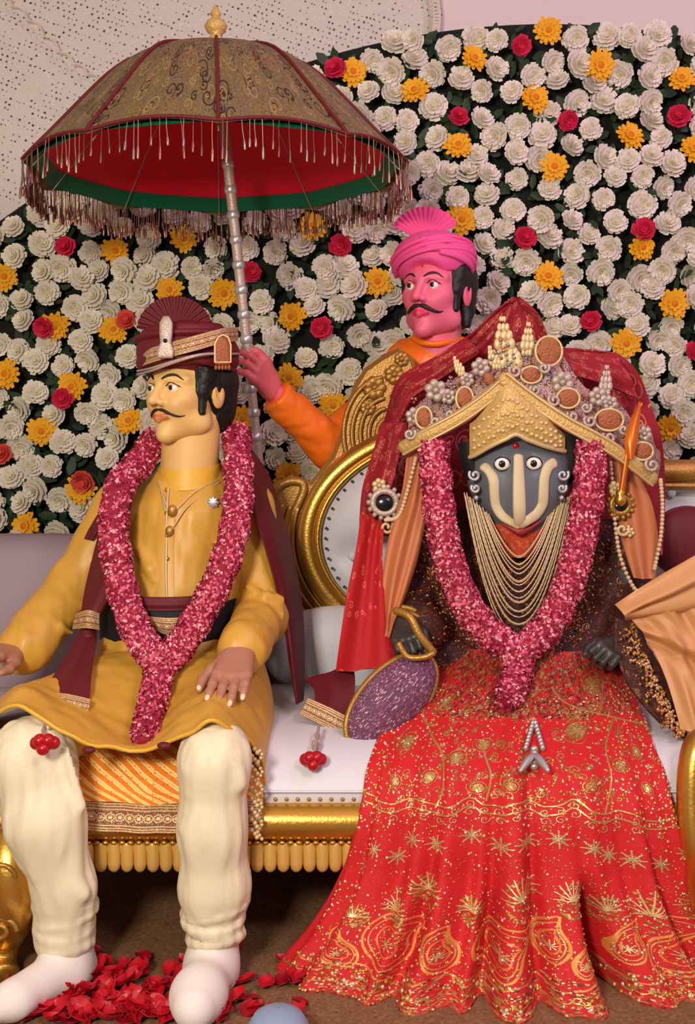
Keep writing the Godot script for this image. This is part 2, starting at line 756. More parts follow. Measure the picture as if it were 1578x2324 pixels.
	c.speckle(9000, 4, [rgb(132, 106, 66), rgb(74, 54, 38), rgb(150, 124, 80), rgb(92, 74, 50)], 0.3)
	for k in 170:
		c.swirl(c.rng.randf() * 512, c.rng.randf() * 512, c.rng.randf_range(14, 36), 4, [rgb(174, 144, 92), rgb(150, 118, 66), rgb(60, 40, 34)][k % 3], 0.8)
	c.speckle(500, 8, [rgb(52, 54, 78), rgb(140, 62, 54), rgb(58, 76, 62)], 0.0, Rect2(0.15, 0.35, 0.7, 0.3))
	for x in [150.0, 360.0]:
		c.paisley(x, 190, 60, 0.3, 3, rgb(180, 148, 92), rgb(116, 84, 50))
	woven("umbrella brocade", c, 0.08, 0.5)
	# gold lace on maroon
	c = Canvas.new(512, 128, rgb(132, 84, 60), 9)
	for k in 16:
		c.ring(16 + k * 32, 64, 14, 4, rgb(222, 190, 140), 0.5)
		c.star(16 + k * 32, 64, 9, 6, 4, rgb(236, 212, 168), 0.5)
		c.disc(k * 32, 64, 5, rgb(190, 140, 84), 0.9)
	for y in [6, 18, 32, 96, 110, 122]:
		c.curve(V2([0, y, 511, y]), 7, rgb(214, 180, 128), 0.5)
	c.speckle(1500, 4, [rgb(226, 200, 150), rgb(200, 160, 120)], 0.5)
	woven("gold lace", c, 0.08, 0.5)
	# orange tie-dye cloth with pale diagonal stripes
	c = Canvas.new(512, 512, rgb(240, 136, 18), 10)
	c.speckle(1500, 5, [rgb(228, 98, 12), rgb(246, 146, 30), rgb(240, 132, 10)])
	for k in 14:
		var x := -512.0 + k * 76.0
		c.curve(V2([x, 0, x + 256, 256, x + 512, 512]), 10, rgb(255, 220, 140))
		for q in 12:
			c.disc(posmod(x + 40 + q * 34, 512), q * 40, 4, rgb(214, 84, 12))
	woven("striped cloth", c, 0.0, 0.0)
	# deep red veil with thread curls
	c = Canvas.new(512, 512, rgb(150, 10, 30), 11)
	c.speckle(5000, 4, [rgb(118, 8, 24), rgb(156, 16, 34), rgb(104, 6, 28)])
	for k in 90:
		c.swirl(c.rng.randf() * 512, c.rng.randf() * 512, c.rng.randf_range(14, 36), 4, [rgb(206, 96, 84), rgb(206, 140, 90), rgb(176, 50, 70)][k % 3], 0.4)
	m = woven("veil cloth", c, 0.05, 0.5)
	# scarlet scarf, worked in its upper part
	c = Canvas.new(256, 512, rgb(176, 6, 18), 12)
	for k in 40:
		c.swirl(c.rng.randf() * 256, c.rng.randf() ** 1.6 * 300, c.rng.randf_range(6, 14), 2, [rgb(230, 96, 70), rgb(236, 150, 110)][k % 2], 0.4)
	woven("scarf cloth", c, 0.03, 0.4)
	# blouse of the idol: dark, crusted with thread
	c = Canvas.new(512, 512, rgb(58, 18, 20), 13)
	c.speckle(5000, 5, [rgb(80, 24, 22), rgb(40, 14, 18), rgb(104, 36, 24)])
	c.speckle(1500, 4, [rgb(150, 100, 54), rgb(170, 84, 40)], 0.8)
	for k in 60:
		c.swirl(c.rng.randf() * 512, c.rng.randf() * 512, c.rng.randf_range(8, 22), 3, [rgb(164, 116, 62), rgb(150, 70, 34)][k % 2], 0.8)
	m = woven("blouse cloth", c, 0.0, 0.6)
	m.uv1_scale = Vector3(0.9, 0.9, 1)
	# ground of the crown: deep red crowded with silver and rose scrolls
	c = Canvas.new(512, 512, rgb(104, 34, 36), 19)
	for k in 420:
		c.swirl(c.rng.randf() * 512, c.rng.randf() * 512, c.rng.randf_range(14, 34), 6, [rgb(190, 160, 150), rgb(206, 170, 130), rgb(176, 120, 110), rgb(166, 160, 170)][k % 4], 0.4)
	c.speckle(1500, 5, [rgb(216, 196, 180), rgb(80, 30, 34), rgb(60, 40, 50)], 0.3)
	woven("fret cloth", c, 0.15, 0.4)
	# purple sequin cloth
	c = Canvas.new(512, 512, rgb(104, 56, 84), 14)
	c.speckle(7000, 6, [rgb(134, 70, 104), rgb(84, 44, 74), rgb(156, 84, 116), rgb(116, 96, 126)], 0.2)
	c.speckle(2600, 5, [rgb(206, 184, 196), rgb(216, 170, 180)], 0.5)
	woven("sequin cloth", c, 0.06, 0.5)
	# orange to red work below the idol's mouth
	c = Canvas.new(256, 256, rgb(196, 62, 34), 15)
	c.speckle(1500, 5, [rgb(220, 90, 44), rgb(176, 44, 30), rgb(206, 120, 66)])
	for k in 30:
		c.swirl(c.rng.randf() * 256, c.rng.randf() * 256, 12, 3, rgb(222, 160, 90), 0.5)
	woven("chin cloth", c, 0.05, 0.4)


func add_lamp(where: Vector3, aim: Vector3, size: Vector2, energy: float, c: Color, label: String) -> void:
	var t := thing("flood_lamp", label, "lamp", where)
	t.look_at_from_position(where, aim)
	var b := Buf.new()
	b.plate(V2([-size.x / 2 - 0.03, -size.y / 2 - 0.03, size.x / 2 + 0.03, -size.y / 2 - 0.03, size.x / 2 + 0.03, size.y / 2 + 0.03, -size.x / 2 - 0.03, size.y / 2 + 0.03]), Transform3D(Basis(Vector3.UP, PI), Vector3.ZERO), 0.05, 0.01)
	var o := MeshInstance3D.new()
	o.mesh = b.mesh()
	o.material_override = mat("lamp housing", rgb(30, 30, 32), 0.5)
	o.name = "housing"
	t.add_child(o)
	b = Buf.new()
	b.plate(V2([-size.x / 2, -size.y / 2, size.x / 2, -size.y / 2, size.x / 2, size.y / 2, -size.x / 2, size.y / 2]), Transform3D(Basis(Vector3.UP, PI), Vector3(0, 0, -0.05)), 0.01, 0.003)
	o = MeshInstance3D.new()
	o.mesh = b.mesh()
	var g := mat("lamp glow", c, 0.5)
	g.emission_enabled = true
	g.emission = c
	g.emission_energy_multiplier = 1.0
	o.material_override = g
	o.name = "glowing_panel"
	t.add_child(o)
	var l := AreaLight3D.new()
	l.name = "flood_light"
	l.area_size = size
	l.light_color = c
	l.light_energy = energy
	l.area_range = 12.0
	l.area_attenuation = 2.0
	l.shadow_enabled = true
	t.add_child(l)
	l.position = Vector3(0, 0, -0.08)
func _ready() -> void:
	var cam := Camera3D.new()
	cam.name = "camera"
	cam.set_frustum(2.0 * 0.05 * 1162.0 / FOCAL, Vector2(0, -0.05 * 162.0 / FOCAL), 0.05, 50.0)
	cam.keep_aspect = Camera3D.KEEP_HEIGHT
	add_child(cam)
	cam.position = Vector3(0, EYE, 0)
	cam.current = true
	var env := Environment.new()
	env.background_mode = Environment.BG_COLOR
	env.background_color = rgb(196, 200, 214)
	env.background_energy_multiplier = 0.24
	env.tonemap_mode = Environment.TONE_MAPPER_LINEAR
	env.tonemap_exposure = 1.12
	env.sdfgi_enabled = true
	env.ssao_enabled = true
	env.ssil_enabled = true
	var we := WorldEnvironment.new()
	we.name = "world"
	we.environment = env
	add_child(we)
	add_lamp(Vector3(-0.75, 1.6, 0.4), Vector3(0.1, 1.0, -2.6), Vector2(0.4, 0.4), 5.6, rgb(255, 243, 224), "square warm flood lamp left of the viewpoint at head height")
	add_lamp(Vector3(1.2, 2.4, 0.0), Vector3(0.2, 0.9, -2.6), Vector2(0.5, 0.5), 1.9, rgb(255, 238, 232), "added square pale fill lamp, unseen, right of and above the viewpoint")  # weak fill light, added from the right; no lamp known there
	add_lamp(Vector3(1.5, 2.75, -1.4), Vector3(0.0, 1.9, -3.5), Vector2(0.3, 0.3), 1.1, rgb(236, 180, 255), "square pinkish flood lamp high at the right")
	make_materials()
	make_tent()
	make_sofa()
	make_flower_wall()
	make_idol()
	make_head()
	make_seated_man()
	make_standing_man()
	make_umbrella()
	make_seat_cloth()
	make_small_things()
	make_floor_petals()
# ---------- setting ----------
func slab(b: Buf, lo: Vector3, hi: Vector3) -> void:
	b.plate(V2([lo.x, lo.y, hi.x, lo.y, hi.x, hi.y, lo.x, hi.y]), Transform3D(Basis.IDENTITY, Vector3(0, 0, lo.z)), hi.z - lo.z, 0.004)


func panel_top(x: float) -> float:   # row of the arched edge of the flower wall
	return 50.0 + (x - 1250.0) ** 2 / (3500.0 if x < 1250.0 else 3400.0)


func make_tent() -> void:
	var b := Buf.new()
	b.grid([PackedVector3Array([Vector3(-2.6, 0, 1.6), Vector3(2.6, 0, 1.6)]), PackedVector3Array([Vector3(-2.6, 0, -3.9), Vector3(2.6, 0, -3.9)])], false, Vector3.UP)
	b.grid([PackedVector3Array([Vector3(-2.6, -0.1, 1.6), Vector3(2.6, -0.1, 1.6)]), PackedVector3Array([Vector3(-2.6, -0.1, -3.9), Vector3(2.6, -0.1, -3.9)])], false, Vector3.DOWN)
	structure("floor", b, M["stage floor"])
	# back wall: net cloth on the left, plain cloth on the right
	for side in 2:
		var rows := []
		for j in 41:
			var row := PackedVector3Array()
			for i in 41:
				var x := lerpf(-2.6, 0.32, i / 40.0) if side == 0 else lerpf(0.30, 2.6, i / 40.0)
				var y := lerpf(2.95, 0.0, j / 40.0)
				var s := x * 0.8 + y * 0.55
				var z := -3.72 + 0.012 * sin(s * 9.0) + 0.02 * sin(s * 3.1 + 1.0) + (0.012 if side == 0 else 0.0)
				z += 0.03 * exp(-((x + y * 0.9 - 1.02) / 0.05) ** 2)
				row.append(Vector3(x, y, z))
			rows.append(row)
		b = Buf.new()
		b.sheet(rows, 0.02)
		for k in b.U.size():
			var p := b.V[k]
			b.U[k] = Vector2(p.x * 0.93 - p.y * 0.36, p.x * 0.36 + p.y * 0.93) * 0.85
		structure("wall_back" if side == 0 else "wall_back_cloth", b, M["net cloth"] if side == 0 else M["plain tent cloth"])
	# stitched scallop seam across the net
	b = Buf.new()
	for line in [[[-20, -30], [60, 40], [150, 130], [230, 190], [330, 270], [400, 330]], [[985, -20], [992, 30], [990, 70]]]:
		var p := PackedVector3Array()
		for q in line:
			p.append(P(q[0], q[1], 3.655))
		var s := spline(p, 90)
		for k in s.size():
			s[k].x += 0.012 * sin(k * 0.9)
			s[k].y += 0.010 * cos(k * 0.9)
		b.tube(s, 0.0035, 5)
	structure("trim_1", b, M["cream petals"])
	for q in [["wall_left", Vector3(-2.7, 0, -3.9), Vector3(-2.6, 3, 1.6)], ["wall_right", Vector3(2.6, 0, -3.9), Vector3(2.7, 3, 1.6)], ["ceiling", Vector3(-2.7, 2.95, -3.9), Vector3(2.7, 3.05, 1.6)], ["wall_back_outer", Vector3(-2.7, 0, -3.95), Vector3(2.7, 3, -3.85)]]:
		b = Buf.new()
		slab(b, q[1], q[2])
		structure(q[0], b, M["plain tent cloth"])


const GOLD_SPOTS := [
	[1245, 70, "yellow daisy at the topmost rim of the flower wall"], [800, 165, "yellow daisy beside a pink rose at the umbrella's upper right shoulder"], [1075, 135, "tilted yellow daisy left of the topmost pink rose"], [1360, 150, "yellow daisy in the upper right wall, right of the topmost daisy"], [1545, 180, "yellow daisy at the upper right corner of the flower wall"],
	[942, 208, "yellow daisy just right of the umbrella's shoulder, above a pink rose"], [1212, 225, "broad yellow daisy up from the pink turban, in the upper middle wall"], [1428, 310, "yellow daisy left below the pink rose near the right edge"], [1040, 332, "orange-tinted daisy right under a pink rose above the pink turban"], [1258, 380, "tall tilted yellow daisy halfway up the wall right of the pink turban"],
	[1575, 340, "yellow daisy cut by the right edge of the photo"], [710, 515, "amber daisy hanging under the right half of the umbrella"], [418, 540, "amber daisy under the umbrella's left fringe, left of the pole"], [262, 572, "amber daisy below the umbrella's left end, right of a small red rose"], [10, 628, "yellow daisy at the left edge, higher of two there"],
	[508, 665, "yellow daisy just left of the pole, above the maroon turban"], [385, 660, "amber daisy right behind the top of the maroon fan crest"], [1048, 500, "yellow daisy touching the pink fan crest on its right"], [1455, 560, "yellow daisy under a pink rose at right, beyond the pink turban"], [1243, 630, "large double yellow daisy right of the pink turbaned head"],
	[856, 640, "orange daisy left of the pink turbaned face"], [665, 720, "large amber daisy right of the pole, upper left of a pink rose"], [125, 740, "yellow daisy left of the maroon turban, with a red rose at its side"], [257, 750, "yellow daisy beside the left brim of the maroon turban"], [1528, 690, "yellow daisy near the right edge, above the red veil's shoulder"],
	[1420, 780, "orange-yellow daisy resting on the top right of the red veil"], [15, 850, "yellow daisy at the left edge, lower of two there"], [165, 878, "yellow daisy with a pink rose on its left, left of the yellow face"], [655, 860, "amber daisy just above the orange sleeve's cuff"], [295, 957, "bright yellow daisy left of the moustached yellow face"],
	[95, 980, "yellow daisy low in the left part of the wall"], [755, 918, "amber daisy in the crook of the orange sleeve"], [1520, 970, "yellow daisy right of the red veil, above the gold rail"], [655, 1080, "amber daisy above the gold sofa wing, under the orange elbow"], [185, 1110, "amber daisy with a coral rose above it, over the seated man's shoulder"],
	[60, 1195, "lowest yellow daisy, just above the left end of the sofa back"], [550, 950, "yellow daisy peeking out between ear and pole"]]
const ROSE_SPOTS := [
	[760, 160, "pink rose at the umbrella's upper right shoulder"], [1180, 105, "topmost pink rose, below the wall's arched rim"], [1040, 268, "pink rose straight above the pink turban, over an orange daisy"], [1290, 275, "pink rose in the upper right wall, right of the broad yellow daisy"], [1540, 265, "pink rose by the right edge, under a yellow daisy"],
	[150, 560, "red rose below the left end of the umbrella"], [775, 560, "crimson rose under the right end of the umbrella"], [570, 620, "pink rose touching the umbrella pole on its right"], [1190, 540, "crimson rose right of the pink turban"], [1462, 525, "pink rose sitting on top of a yellow daisy at right"],
	[728, 745, "crimson rose between the pole and the pink turbaned man"], [290, 730, "coral rose beside the maroon fan crest on its left"], [102, 740, "red rose tucked left of a yellow daisy by the left edge"], [143, 903, "crimson rose left below a yellow daisy, left of the yellow face"], [8, 1030, "coral rose cut by the left edge of the photo"], [190, 1088, "coral rose over an amber daisy by the seated man's shoulder"], [1340, 730, "pale pink rose right of the red veil's peak"], [1575, 800, "pink rose cut by the right edge beside the veil"]]


func petal_rows(a: float, r0: float, r1: float, w: float, z0: float, z1: float, tip: float) -> Array:
	var rows := []
	var u := Vector3(cos(a), sin(a), 0)
	var s := Vector3(-sin(a), cos(a), 0)
	for j in 4:
		var t := j / 3.0
		var wd: float = w * [0.5, 0.95, 1.0, tip][j]
		var c := u * lerpf(r0, r1, t) + Vector3(0, 0, lerpf(z0, z1, t * t))
		rows.append(PackedVector3Array([c - s * wd + Vector3(0, 0, 0.25 * wd), c, c + s * wd + Vector3(0, 0, 0.25 * wd)]))
	return rows


func bloom(layers: Array, seed_: int) -> Buf:
	var r := RandomNumberGenerator.new()
	r.seed = seed_
	var b := Buf.new()
	for l in layers:
		var ph := r.randf() * TAU
		for k in int(l[0]):
			var a: float = ph + TAU * k / l[0] + r.randf_range(-0.12, 0.12)
			var g := r.randf_range(0.88, 1.1)
			b.grid(petal_rows(a, l[1] * 0.15, l[1] * g, l[2], l[3], l[4] * g, l[5]), false, Vector3(cos(a) * -0.2, sin(a) * -0.2, 1))
	return b


func flower_node(called: String, label: String, cat: String, group: String, xf: Transform3D, petals: Mesh, pm: Material, heart: Mesh, hm: Material) -> void:
	var t := thing(called, label, cat, xf.origin, group)
	t.basis = xf.basis
	for q in [["petals", petals, pm], ["flower_heart", heart, hm]]:
		if q[1]:
			var o := MeshInstance3D.new()
			o.mesh = q[1]
			o.material_override = q[2]
			o.name = q[0]
			t.add_child(o, true)


func make_flower_wall() -> void:
	var poly := PackedVector2Array()
	for k in 37:
		var x := -160.0 + k * 55.0
		poly.append(Vector2((x - 789) * 3.46 / FOCAL, EYE - (panel_top(x) - LEVEL) * 3.46 / FOCAL))
	poly.append(Vector2(poly[-1].x, 0.0))
	poly.append(Vector2(poly[0].x, 0.0))
	var b := Buf.new()
	b.plate(poly, Transform3D(Basis.IDENTITY, Vector3(0, 0, -3.53)), 0.06, 0.006)
	single("backdrop_panel", b, M["panel"], "dark arched backdrop panel carrying the flowers behind the sofa", "panel", Vector3(0, 0, -3.5))
	var edge := PackedVector3Array()
	for k in 36:
		edge.append(Vector3(poly[k].x, poly[k].y, -3.49))
	b = Buf.new()
	b.tube(edge, 0.005, 6)
	single("rim_cord", b, M["black cloth"], "thin dark cord along the arched rim of the flower wall", "cord", edge[18])
	var r := RandomNumberGenerator.new()
	r.seed = 41
	# flower kinds
	var whites := []
	for k in 3:
		whites.append(bloom([[12, 0.040, 0.0110, 0.000, 0.010, 0.7], [10, 0.036, 0.0105, 0.008, 0.022, 0.75], [8, 0.027, 0.009, 0.014, 0.032, 0.75], [6, 0.017, 0.0065, 0.018, 0.037, 0.7], [4, 0.009, 0.0045, 0.022, 0.038, 0.7]], 100 + k).mesh())
	var golds := []
	for k in 2:
		golds.append(bloom([[15, 0.047, 0.0085, 0.006, 0.008, 0.5], [14, 0.038, 0.008, 0.010, 0.016, 0.5], [9, 0.022, 0.006, 0.014, 0.022, 0.5]], 200 + k).mesh())
	var rose: Mesh = bloom([[6, 0.036, 0.018, 0.004, 0.012, 0.8], [6, 0.030, 0.017, 0.008, 0.026, 0.8], [5, 0.021, 0.013, 0.012, 0.034, 0.8], [4, 0.012, 0.008, 0.016, 0.037, 0.8]], 300).mesh()
	b = Buf.new()
	b.ball(Vector3(0, 0, 0.023), Vector3(0.006, 0.006, 0.006), 8, 5)
	var heart: Mesh = b.mesh()
	b = Buf.new()
	b.ball(Vector3(0, 0, 0.013), Vector3(0.012, 0.012, 0.008), 10, 6)
	var big_heart: Mesh = b.mesh()
	var taken := []
	for q in GOLD_SPOTS:
		var xf := Transform3D(Basis.from_euler(Vector3(r.randf_range(-0.3, 0.3), r.randf_range(-0.35, 0.35), r.randf() * TAU)) * r.randf_range(0.92, 1.08), P(q[0], q[1], 3.39))
		flower_node("yellow_daisy", q[2], "flower", "yellow daisies of the flower wall", xf, golds[r.randi() % 2], M["yellow petals"], big_heart, M["orange heart"])
		taken.append(Vector2(q[0], q[1]))
	for q in ROSE_SPOTS:
		var xf := Transform3D(Basis.from_euler(Vector3(r.randf_range(-0.3, 0.3), r.randf_range(-0.3, 0.3), r.randf() * TAU)) * r.randf_range(0.85, 1.0), P(q[0], q[1], 3.38))
		flower_node("pink_rose", q[2], "flower", "pink roses of the flower wall", xf, rose, M["coral petals"] if "coral" in q[2] else M["pink petals"], null, null)
		taken.append(Vector2(q[0], q[1]))
	var spots := []
	for k in 26000:
		var p := Vector2(r.randf_range(-110, 1690), r.randf_range(30, 1290))
		if p.y < panel_top(p.x) + 14 or (p.x > 960 and p.x < 1420 and p.y > 930) or (p.x > 330 and p.x < 560 and p.y > 1090) or (p.x < 170 and p.y > 1240) or (p.x > 720 and p.x < 1000 and p.y > 1110):
			continue
		var ok := true
		for q in taken:
			if p.distance_squared_to(q) < 45.0 * 45.0:
				ok = false
				break
		if ok:
			taken.append(p)
			spots.append(p)
	var xfs := []
	for p in spots:
		var s := r.randf_range(0.88, 1.16)
		xfs.append(Transform3D(Basis.from_euler(Vector3(r.randf_range(-0.45, 0.45), r.randf_range(-0.45, 0.45), r.randf() * TAU)) * s, P(p.x + r.randf_range(-5, 5), p.y, 3.385 + r.randf_range(0.0, 0.045))))
	xfs.sort_custom(func(a, c): return a.basis.x.length() > c.basis.x.length())
	var rest := []
	for k in xfs.size():
		if k < 300:
			flower_node("white_flower", "full white chrysanthemum bloom packed among dark leaves on the flower wall", "flower", "white blooms of the flower wall", xfs[k], whites[k % 3], M["white petals"], heart, M["flower heart"])
		else:
			rest.append(xfs[k])
	var s0 := swarm("white_blossoms", whites[0], M["white petals"], rest, [], self)
	metas(s0, "mass of smaller white chrysanthemums filling the flower wall between the larger blooms", "flowers", "", "stuff")
	var s1 := swarm("blossom_hearts", heart, M["flower heart"], rest, [], s0)
	s1.position = Vector3.ZERO
	# leaves between the blooms
	b = Buf.new()
	b.grid(petal_rows(0.0, 0.0, 0.05, 0.013, 0.0, 0.006, 0.2), false, Vector3(0, 0, 1))
	var leaf := b.mesh()
	var lx := []
	for k in 2600:
		var p := Vector2(r.randf_range(-120, 1700), r.randf_range(50, 1290))
		if p.y > panel_top(p.x) + 12:
			lx.append(Transform3D(Basis.from_euler(Vector3(r.randf_range(-0.6, 0.6), r.randf_range(-0.6, 0.6), r.randf() * TAU)) * r.randf_range(0.6, 1.2), P(p.x, p.y, 3.44 - r.randf() * 0.03)))
	metas(swarm("foliage", leaf, M["leaves"], lx, [], self), "dark green leaves showing between the blooms of the flower wall", "leaves", "", "stuff")


# ---------- floor petals ----------
func make_floor_petals() -> void:
	var r := RandomNumberGenerator.new()
	r.seed = 77
	var kinds := []
	for k in 3:
		var b := Buf.new()
		var rows := []
		for j in 5:
			var t := j / 4.0
			var w: float = [0.004, 0.012, 0.016, 0.015, 0.008][j]
			var row := PackedVector3Array()
			for i in 5:
				var u := i / 2.0 - 1.0
				row.append(Vector3(u * w, 0.004 + (0.005 + 0.003 * k) * u * u + 0.006 * t * t * (k - 0.5), (t - 0.5) * 0.036))
			rows.append(row)
		b.sheet(rows, 0.0006, Vector3.UP)
		kinds.append(b.mesh())
	for k in 190:
		var x := r.randf_range(-10, 690)
		var y := 2324.0 - 170.0 * r.randf() ** 1.8
		if k < 120:
			x = 300.0 + r.randfn(0.0, 130.0)
			y = 2318.0 - absf(r.randfn(0.0, 50.0))
		if x < 0 and y < 2200:
			continue
		var d := EYE * FOCAL / (y - LEVEL)
		var p := P(x, y, d)
		p.y = 0.001 + (r.randf() * 0.012 if k < 120 else 0.0)
		var o := MeshInstance3D.new()
		o.mesh = kinds[k % 3]
		o.material_override = M["rose petals"] if k % 3 else M["dark rose petals"]
		o.name = numbered("rose_petal")
		add_child(o)
		o.transform = Transform3D(Basis.from_euler(Vector3(r.randf_range(-0.3, 0.3), r.randf() * TAU, r.randf_range(-0.3, 0.3))) * r.randf_range(0.8, 1.35), p)
		metas(o, "loose red rose petal strewn on the brown floor around the white socked feet", "petal", "rose petals strewn on the floor")


# ---------- sofa ----------
func oval(cx: float, cy: float, a: float, b_: float, d: float, n := 72, t0 := 0.0, t1 := TAU) -> PackedVector3Array:
	var r := PackedVector3Array()
	for k in n + 1:
		var t := lerpf(t0, t1, float(k) / n)
		r.append(P(cx + a * cos(t), cy - b_ * sin(t), d))
	return r


func beam(b: Buf, profile: Array, x0: float, x1: float) -> void:   # profile of (depth, height) swept along x
	var rows := []
	for k in 25:
		var x := lerpf(x0, x1, k / 24.0)
		var row := PackedVector3Array()
		for q in profile:
			row.append(Vector3(x, q.y, -q.x))
		rows.append(row)
	b.grid(rows, true)
	for e in 2:
		var c := Vector3.ZERO
		var row: PackedVector3Array = rows[0 if e == 0 else 24]
		for p in row:
			c += p
		c /= row.size()
		var n := Vector3(-1 if e == 0 else 1, 0, 0)
		var w := b.vert(c, n, Vector2.ZERO)
		for p in row:
			b.vert(p, n, Vector2.ZERO)
		for k in row.size():
			b.tri(w, w + 1 + k, w + 1 + (k + 1) % row.size())


func make_sofa() -> void:
	var t := thing("sofa", "long gold framed sofa with white padded seat and oval medallion back", "sofa", Vector3(0, 0, -2.45))
	var b := Buf.new()
	beam(b, [Vector2(2.80, 0.30), Vector2(2.80, 0.41), Vector2(2.60, 0.42), Vector2(2.42, 0.424), Vector2(2.31, 0.42), Vector2(2.25, 0.41), Vector2(2.205, 0.392), Vector2(2.178, 0.368), Vector2(2.164, 0.342), Vector2(2.162, 0.322), Vector2(2.17, 0.30)], -1.25, 1.2)
	var seat := part("seat_cushion", b, M["white upholstery"], t, "white padded seat cushion with rounded front edge")
	b = Buf.new()
	for h in [[2.1585, 0.340]]:
		b.tube(PackedVector3Array([Vector3(-1.25, h[1], -h[0]), Vector3(0, h[1], -h[0]), Vector3(1.2, h[1], -h[0])]), 0.0028, 6)
	part("piping", b, M["white upholstery"], seat)
	var studs := []
	b = Buf.new()
	b.ball(Vector3.ZERO, Vector3(0.004, 0.004, 0.003), 8, 5)
	var stud := b.mesh()
	for k in 110:
		studs.append(Transform3D(Basis.IDENTITY, Vector3(-1.22 + k * 0.022, 0.325, -2.158)))
	swarm("upholstery_nails", stud, M["dull gold"], studs, [], seat)
	b = Buf.new()
	beam(b, [Vector2(2.75, 0.24), Vector2(2.75, 0.31), Vector2(2.165, 0.316), Vector2(2.15, 0.312), Vector2(2.137, 0.300), Vector2(2.131, 0.283), Vector2(2.134, 0.266), Vector2(2.146, 0.252), Vector2(2.156, 0.246), Vector2(2.156, 0.24)], -1.27, 1.22)
	var rail := part("front_rail", b, M["gold"], t, "gold half-round front rail")
	b = Buf.new()
	for k in 150:
		var x := -1.25 + k * 0.0165
		b.ball(Vector3(x, 0.243, -2.149), Vector3(0.0075, 0.0045, 0.005), 8, 4)
	part("bead_moulding", b, M["gold"], rail)
	var ap := Buf.new()
	beam(ap, [Vector2(2.20, 0.19), Vector2(2.20, 0.24), Vector2(2.158, 0.24), Vector2(2.158, 0.194)], -1.25, 1.2)
	var apron := part("apron", ap, M["dull gold"], t)
	b = Buf.new()
	var fl := []
	for q in [[0.242, 0.6], [0.238, 1.0], [0.2, 1.0], [0.19, 0.9], [0.184, 0.5], [0.182, 0.02]]:
		var row := PackedVector3Array()
		for k in 9:
			var a := PI * k / 8.0
			row.append(Vector3(cos(a) * 0.0125 * q[1], q[0], sin(a) * 0.012 * q[1]))
		fl.append(row)
	b.grid(fl, false, Vector3(0, 0, 1))
	var flute := b.mesh()
	for k in 90:
		var o := MeshInstance3D.new()
		o.mesh = flute
		o.material_override = M["gold leaf"]
		o.name = "flute" if k == 0 else "flute_%03d" % k
		apron.add_child(o)
		o.position = Vector3(-1.15 + k * 0.0256, 0, -2.158) - place_of(apron)
	# back: padded panels left and right of a framed medallion
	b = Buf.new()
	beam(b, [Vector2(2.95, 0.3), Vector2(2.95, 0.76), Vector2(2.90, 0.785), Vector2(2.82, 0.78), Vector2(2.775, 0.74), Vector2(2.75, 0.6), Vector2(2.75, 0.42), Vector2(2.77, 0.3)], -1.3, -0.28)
	part("back_panel", b, M["darker upholstery"], t, "mauve grey back panel at the left end")  # left panel coloured darker and greyer than the white padding
	b = Buf.new()
	beam(b, [Vector2(2.95, 0.3), Vector2(2.95, 0.9), Vector2(2.85, 0.92), Vector2(2.80, 0.88), Vector2(2.78, 0.6), Vector2(2.77, 0.42), Vector2(2.79, 0.3)], 0.45, 1.3)
	var rb := part("back_panel", b, M["white upholstery"], t, "white tufted back panel at the right end")
	for q in [[1525, 1118], [1560, 1165], [1600, 1118]]:
		b = Buf.new()
		b.ball(P(q[0], q[1], 2.785), Vector3(0.012, 0.012, 0.006), 10, 6)
		part("tuft_button", b, M["white upholstery"], rb)
	b = Buf.new()
	b.tube(PP([[1420, 1072, 2.82], [1500, 1071, 2.8], [1600, 1071, 2.8], [1900, 1071, 2.8]]), 0.032, 12)
	var tr := part("top_rail", b, M["dull gold"], t, "gold top rail of the right back panel")
	b = Buf.new()
	b.tube(PP([[1420, 1103, 2.79], [1600, 1103, 2.77], [1900, 1103, 2.77]]), 0.009, 8)
	part("rail_bead", b, M["dull gold"], tr)
	# crest and wing plate
	var out := PackedVector2Array()
	for q in [[585, 1560], [590, 1180], [615, 1100], [660, 1078], [705, 1092], [752, 1035], [772, 985], [786, 930], [800, 880], [826, 838], [862, 812], [905, 790], [936, 812], [950, 860], [965, 930], [1057, 950], [1149, 930], [1164, 860], [1178, 812], [1209, 790], [1252, 812], [1314, 880], [1342, 985], [1409, 1092], [1420, 1560]]:
		out.append(Vector2((q[0] - 789) * 2.9 / FOCAL, EYE - (q[1] - LEVEL) * 2.9 / FOCAL))
	b = Buf.new()
	b.plate(out, Transform3D(Basis.IDENTITY, Vector3(0, 0, -2.92)), 0.05, 0.012)
	var crest := part("back_frame", b, M["dull gold"], t, "carved gold crest and wing of the medallion back")
	b = Buf.new()
	for k in 5:
		b.tube(oval(880, 985, 24 + k * 19, 34 + k * 24, 2.862, 40, 1.7, 4.2), 0.0062, 6)
	b.tube(oval(880, 985, 11, 13, 2.86, 24), 0.007, 6)
	for q in [[850, 880, 26], [895, 850, 22], [835, 925, 18], [905, 905, 20], [912, 815, 17]]:
		for k in 7:
			var a := TAU * k / 7.0
			b.ball(P(q[0] + cos(a) * q[2] * 0.6, q[1] + sin(a) * q[2] * 0.6, 2.865), Vector3(0.011, 0.011, 0.008) * (q[2] / 20.0), 8, 5)
		b.ball(P(q[0], q[1], 2.862), Vector3.ONE * 0.009, 8, 5)
	part("carving", b, M["dull gold"], crest)
	b = Buf.new()
	b.tube(spline(PP([[600, 1500, 2.865], [604, 1190, 2.865], [625, 1115, 2.865], [662, 1092, 2.865], [690, 1110, 2.865], [655, 1200, 2.865], [650, 1320, 2.865]]), 60), 0.012, 8)
	part("wing_moulding", b, M["dull gold"], crest)
	# medallion
	b = Buf.new()
	var rows := []
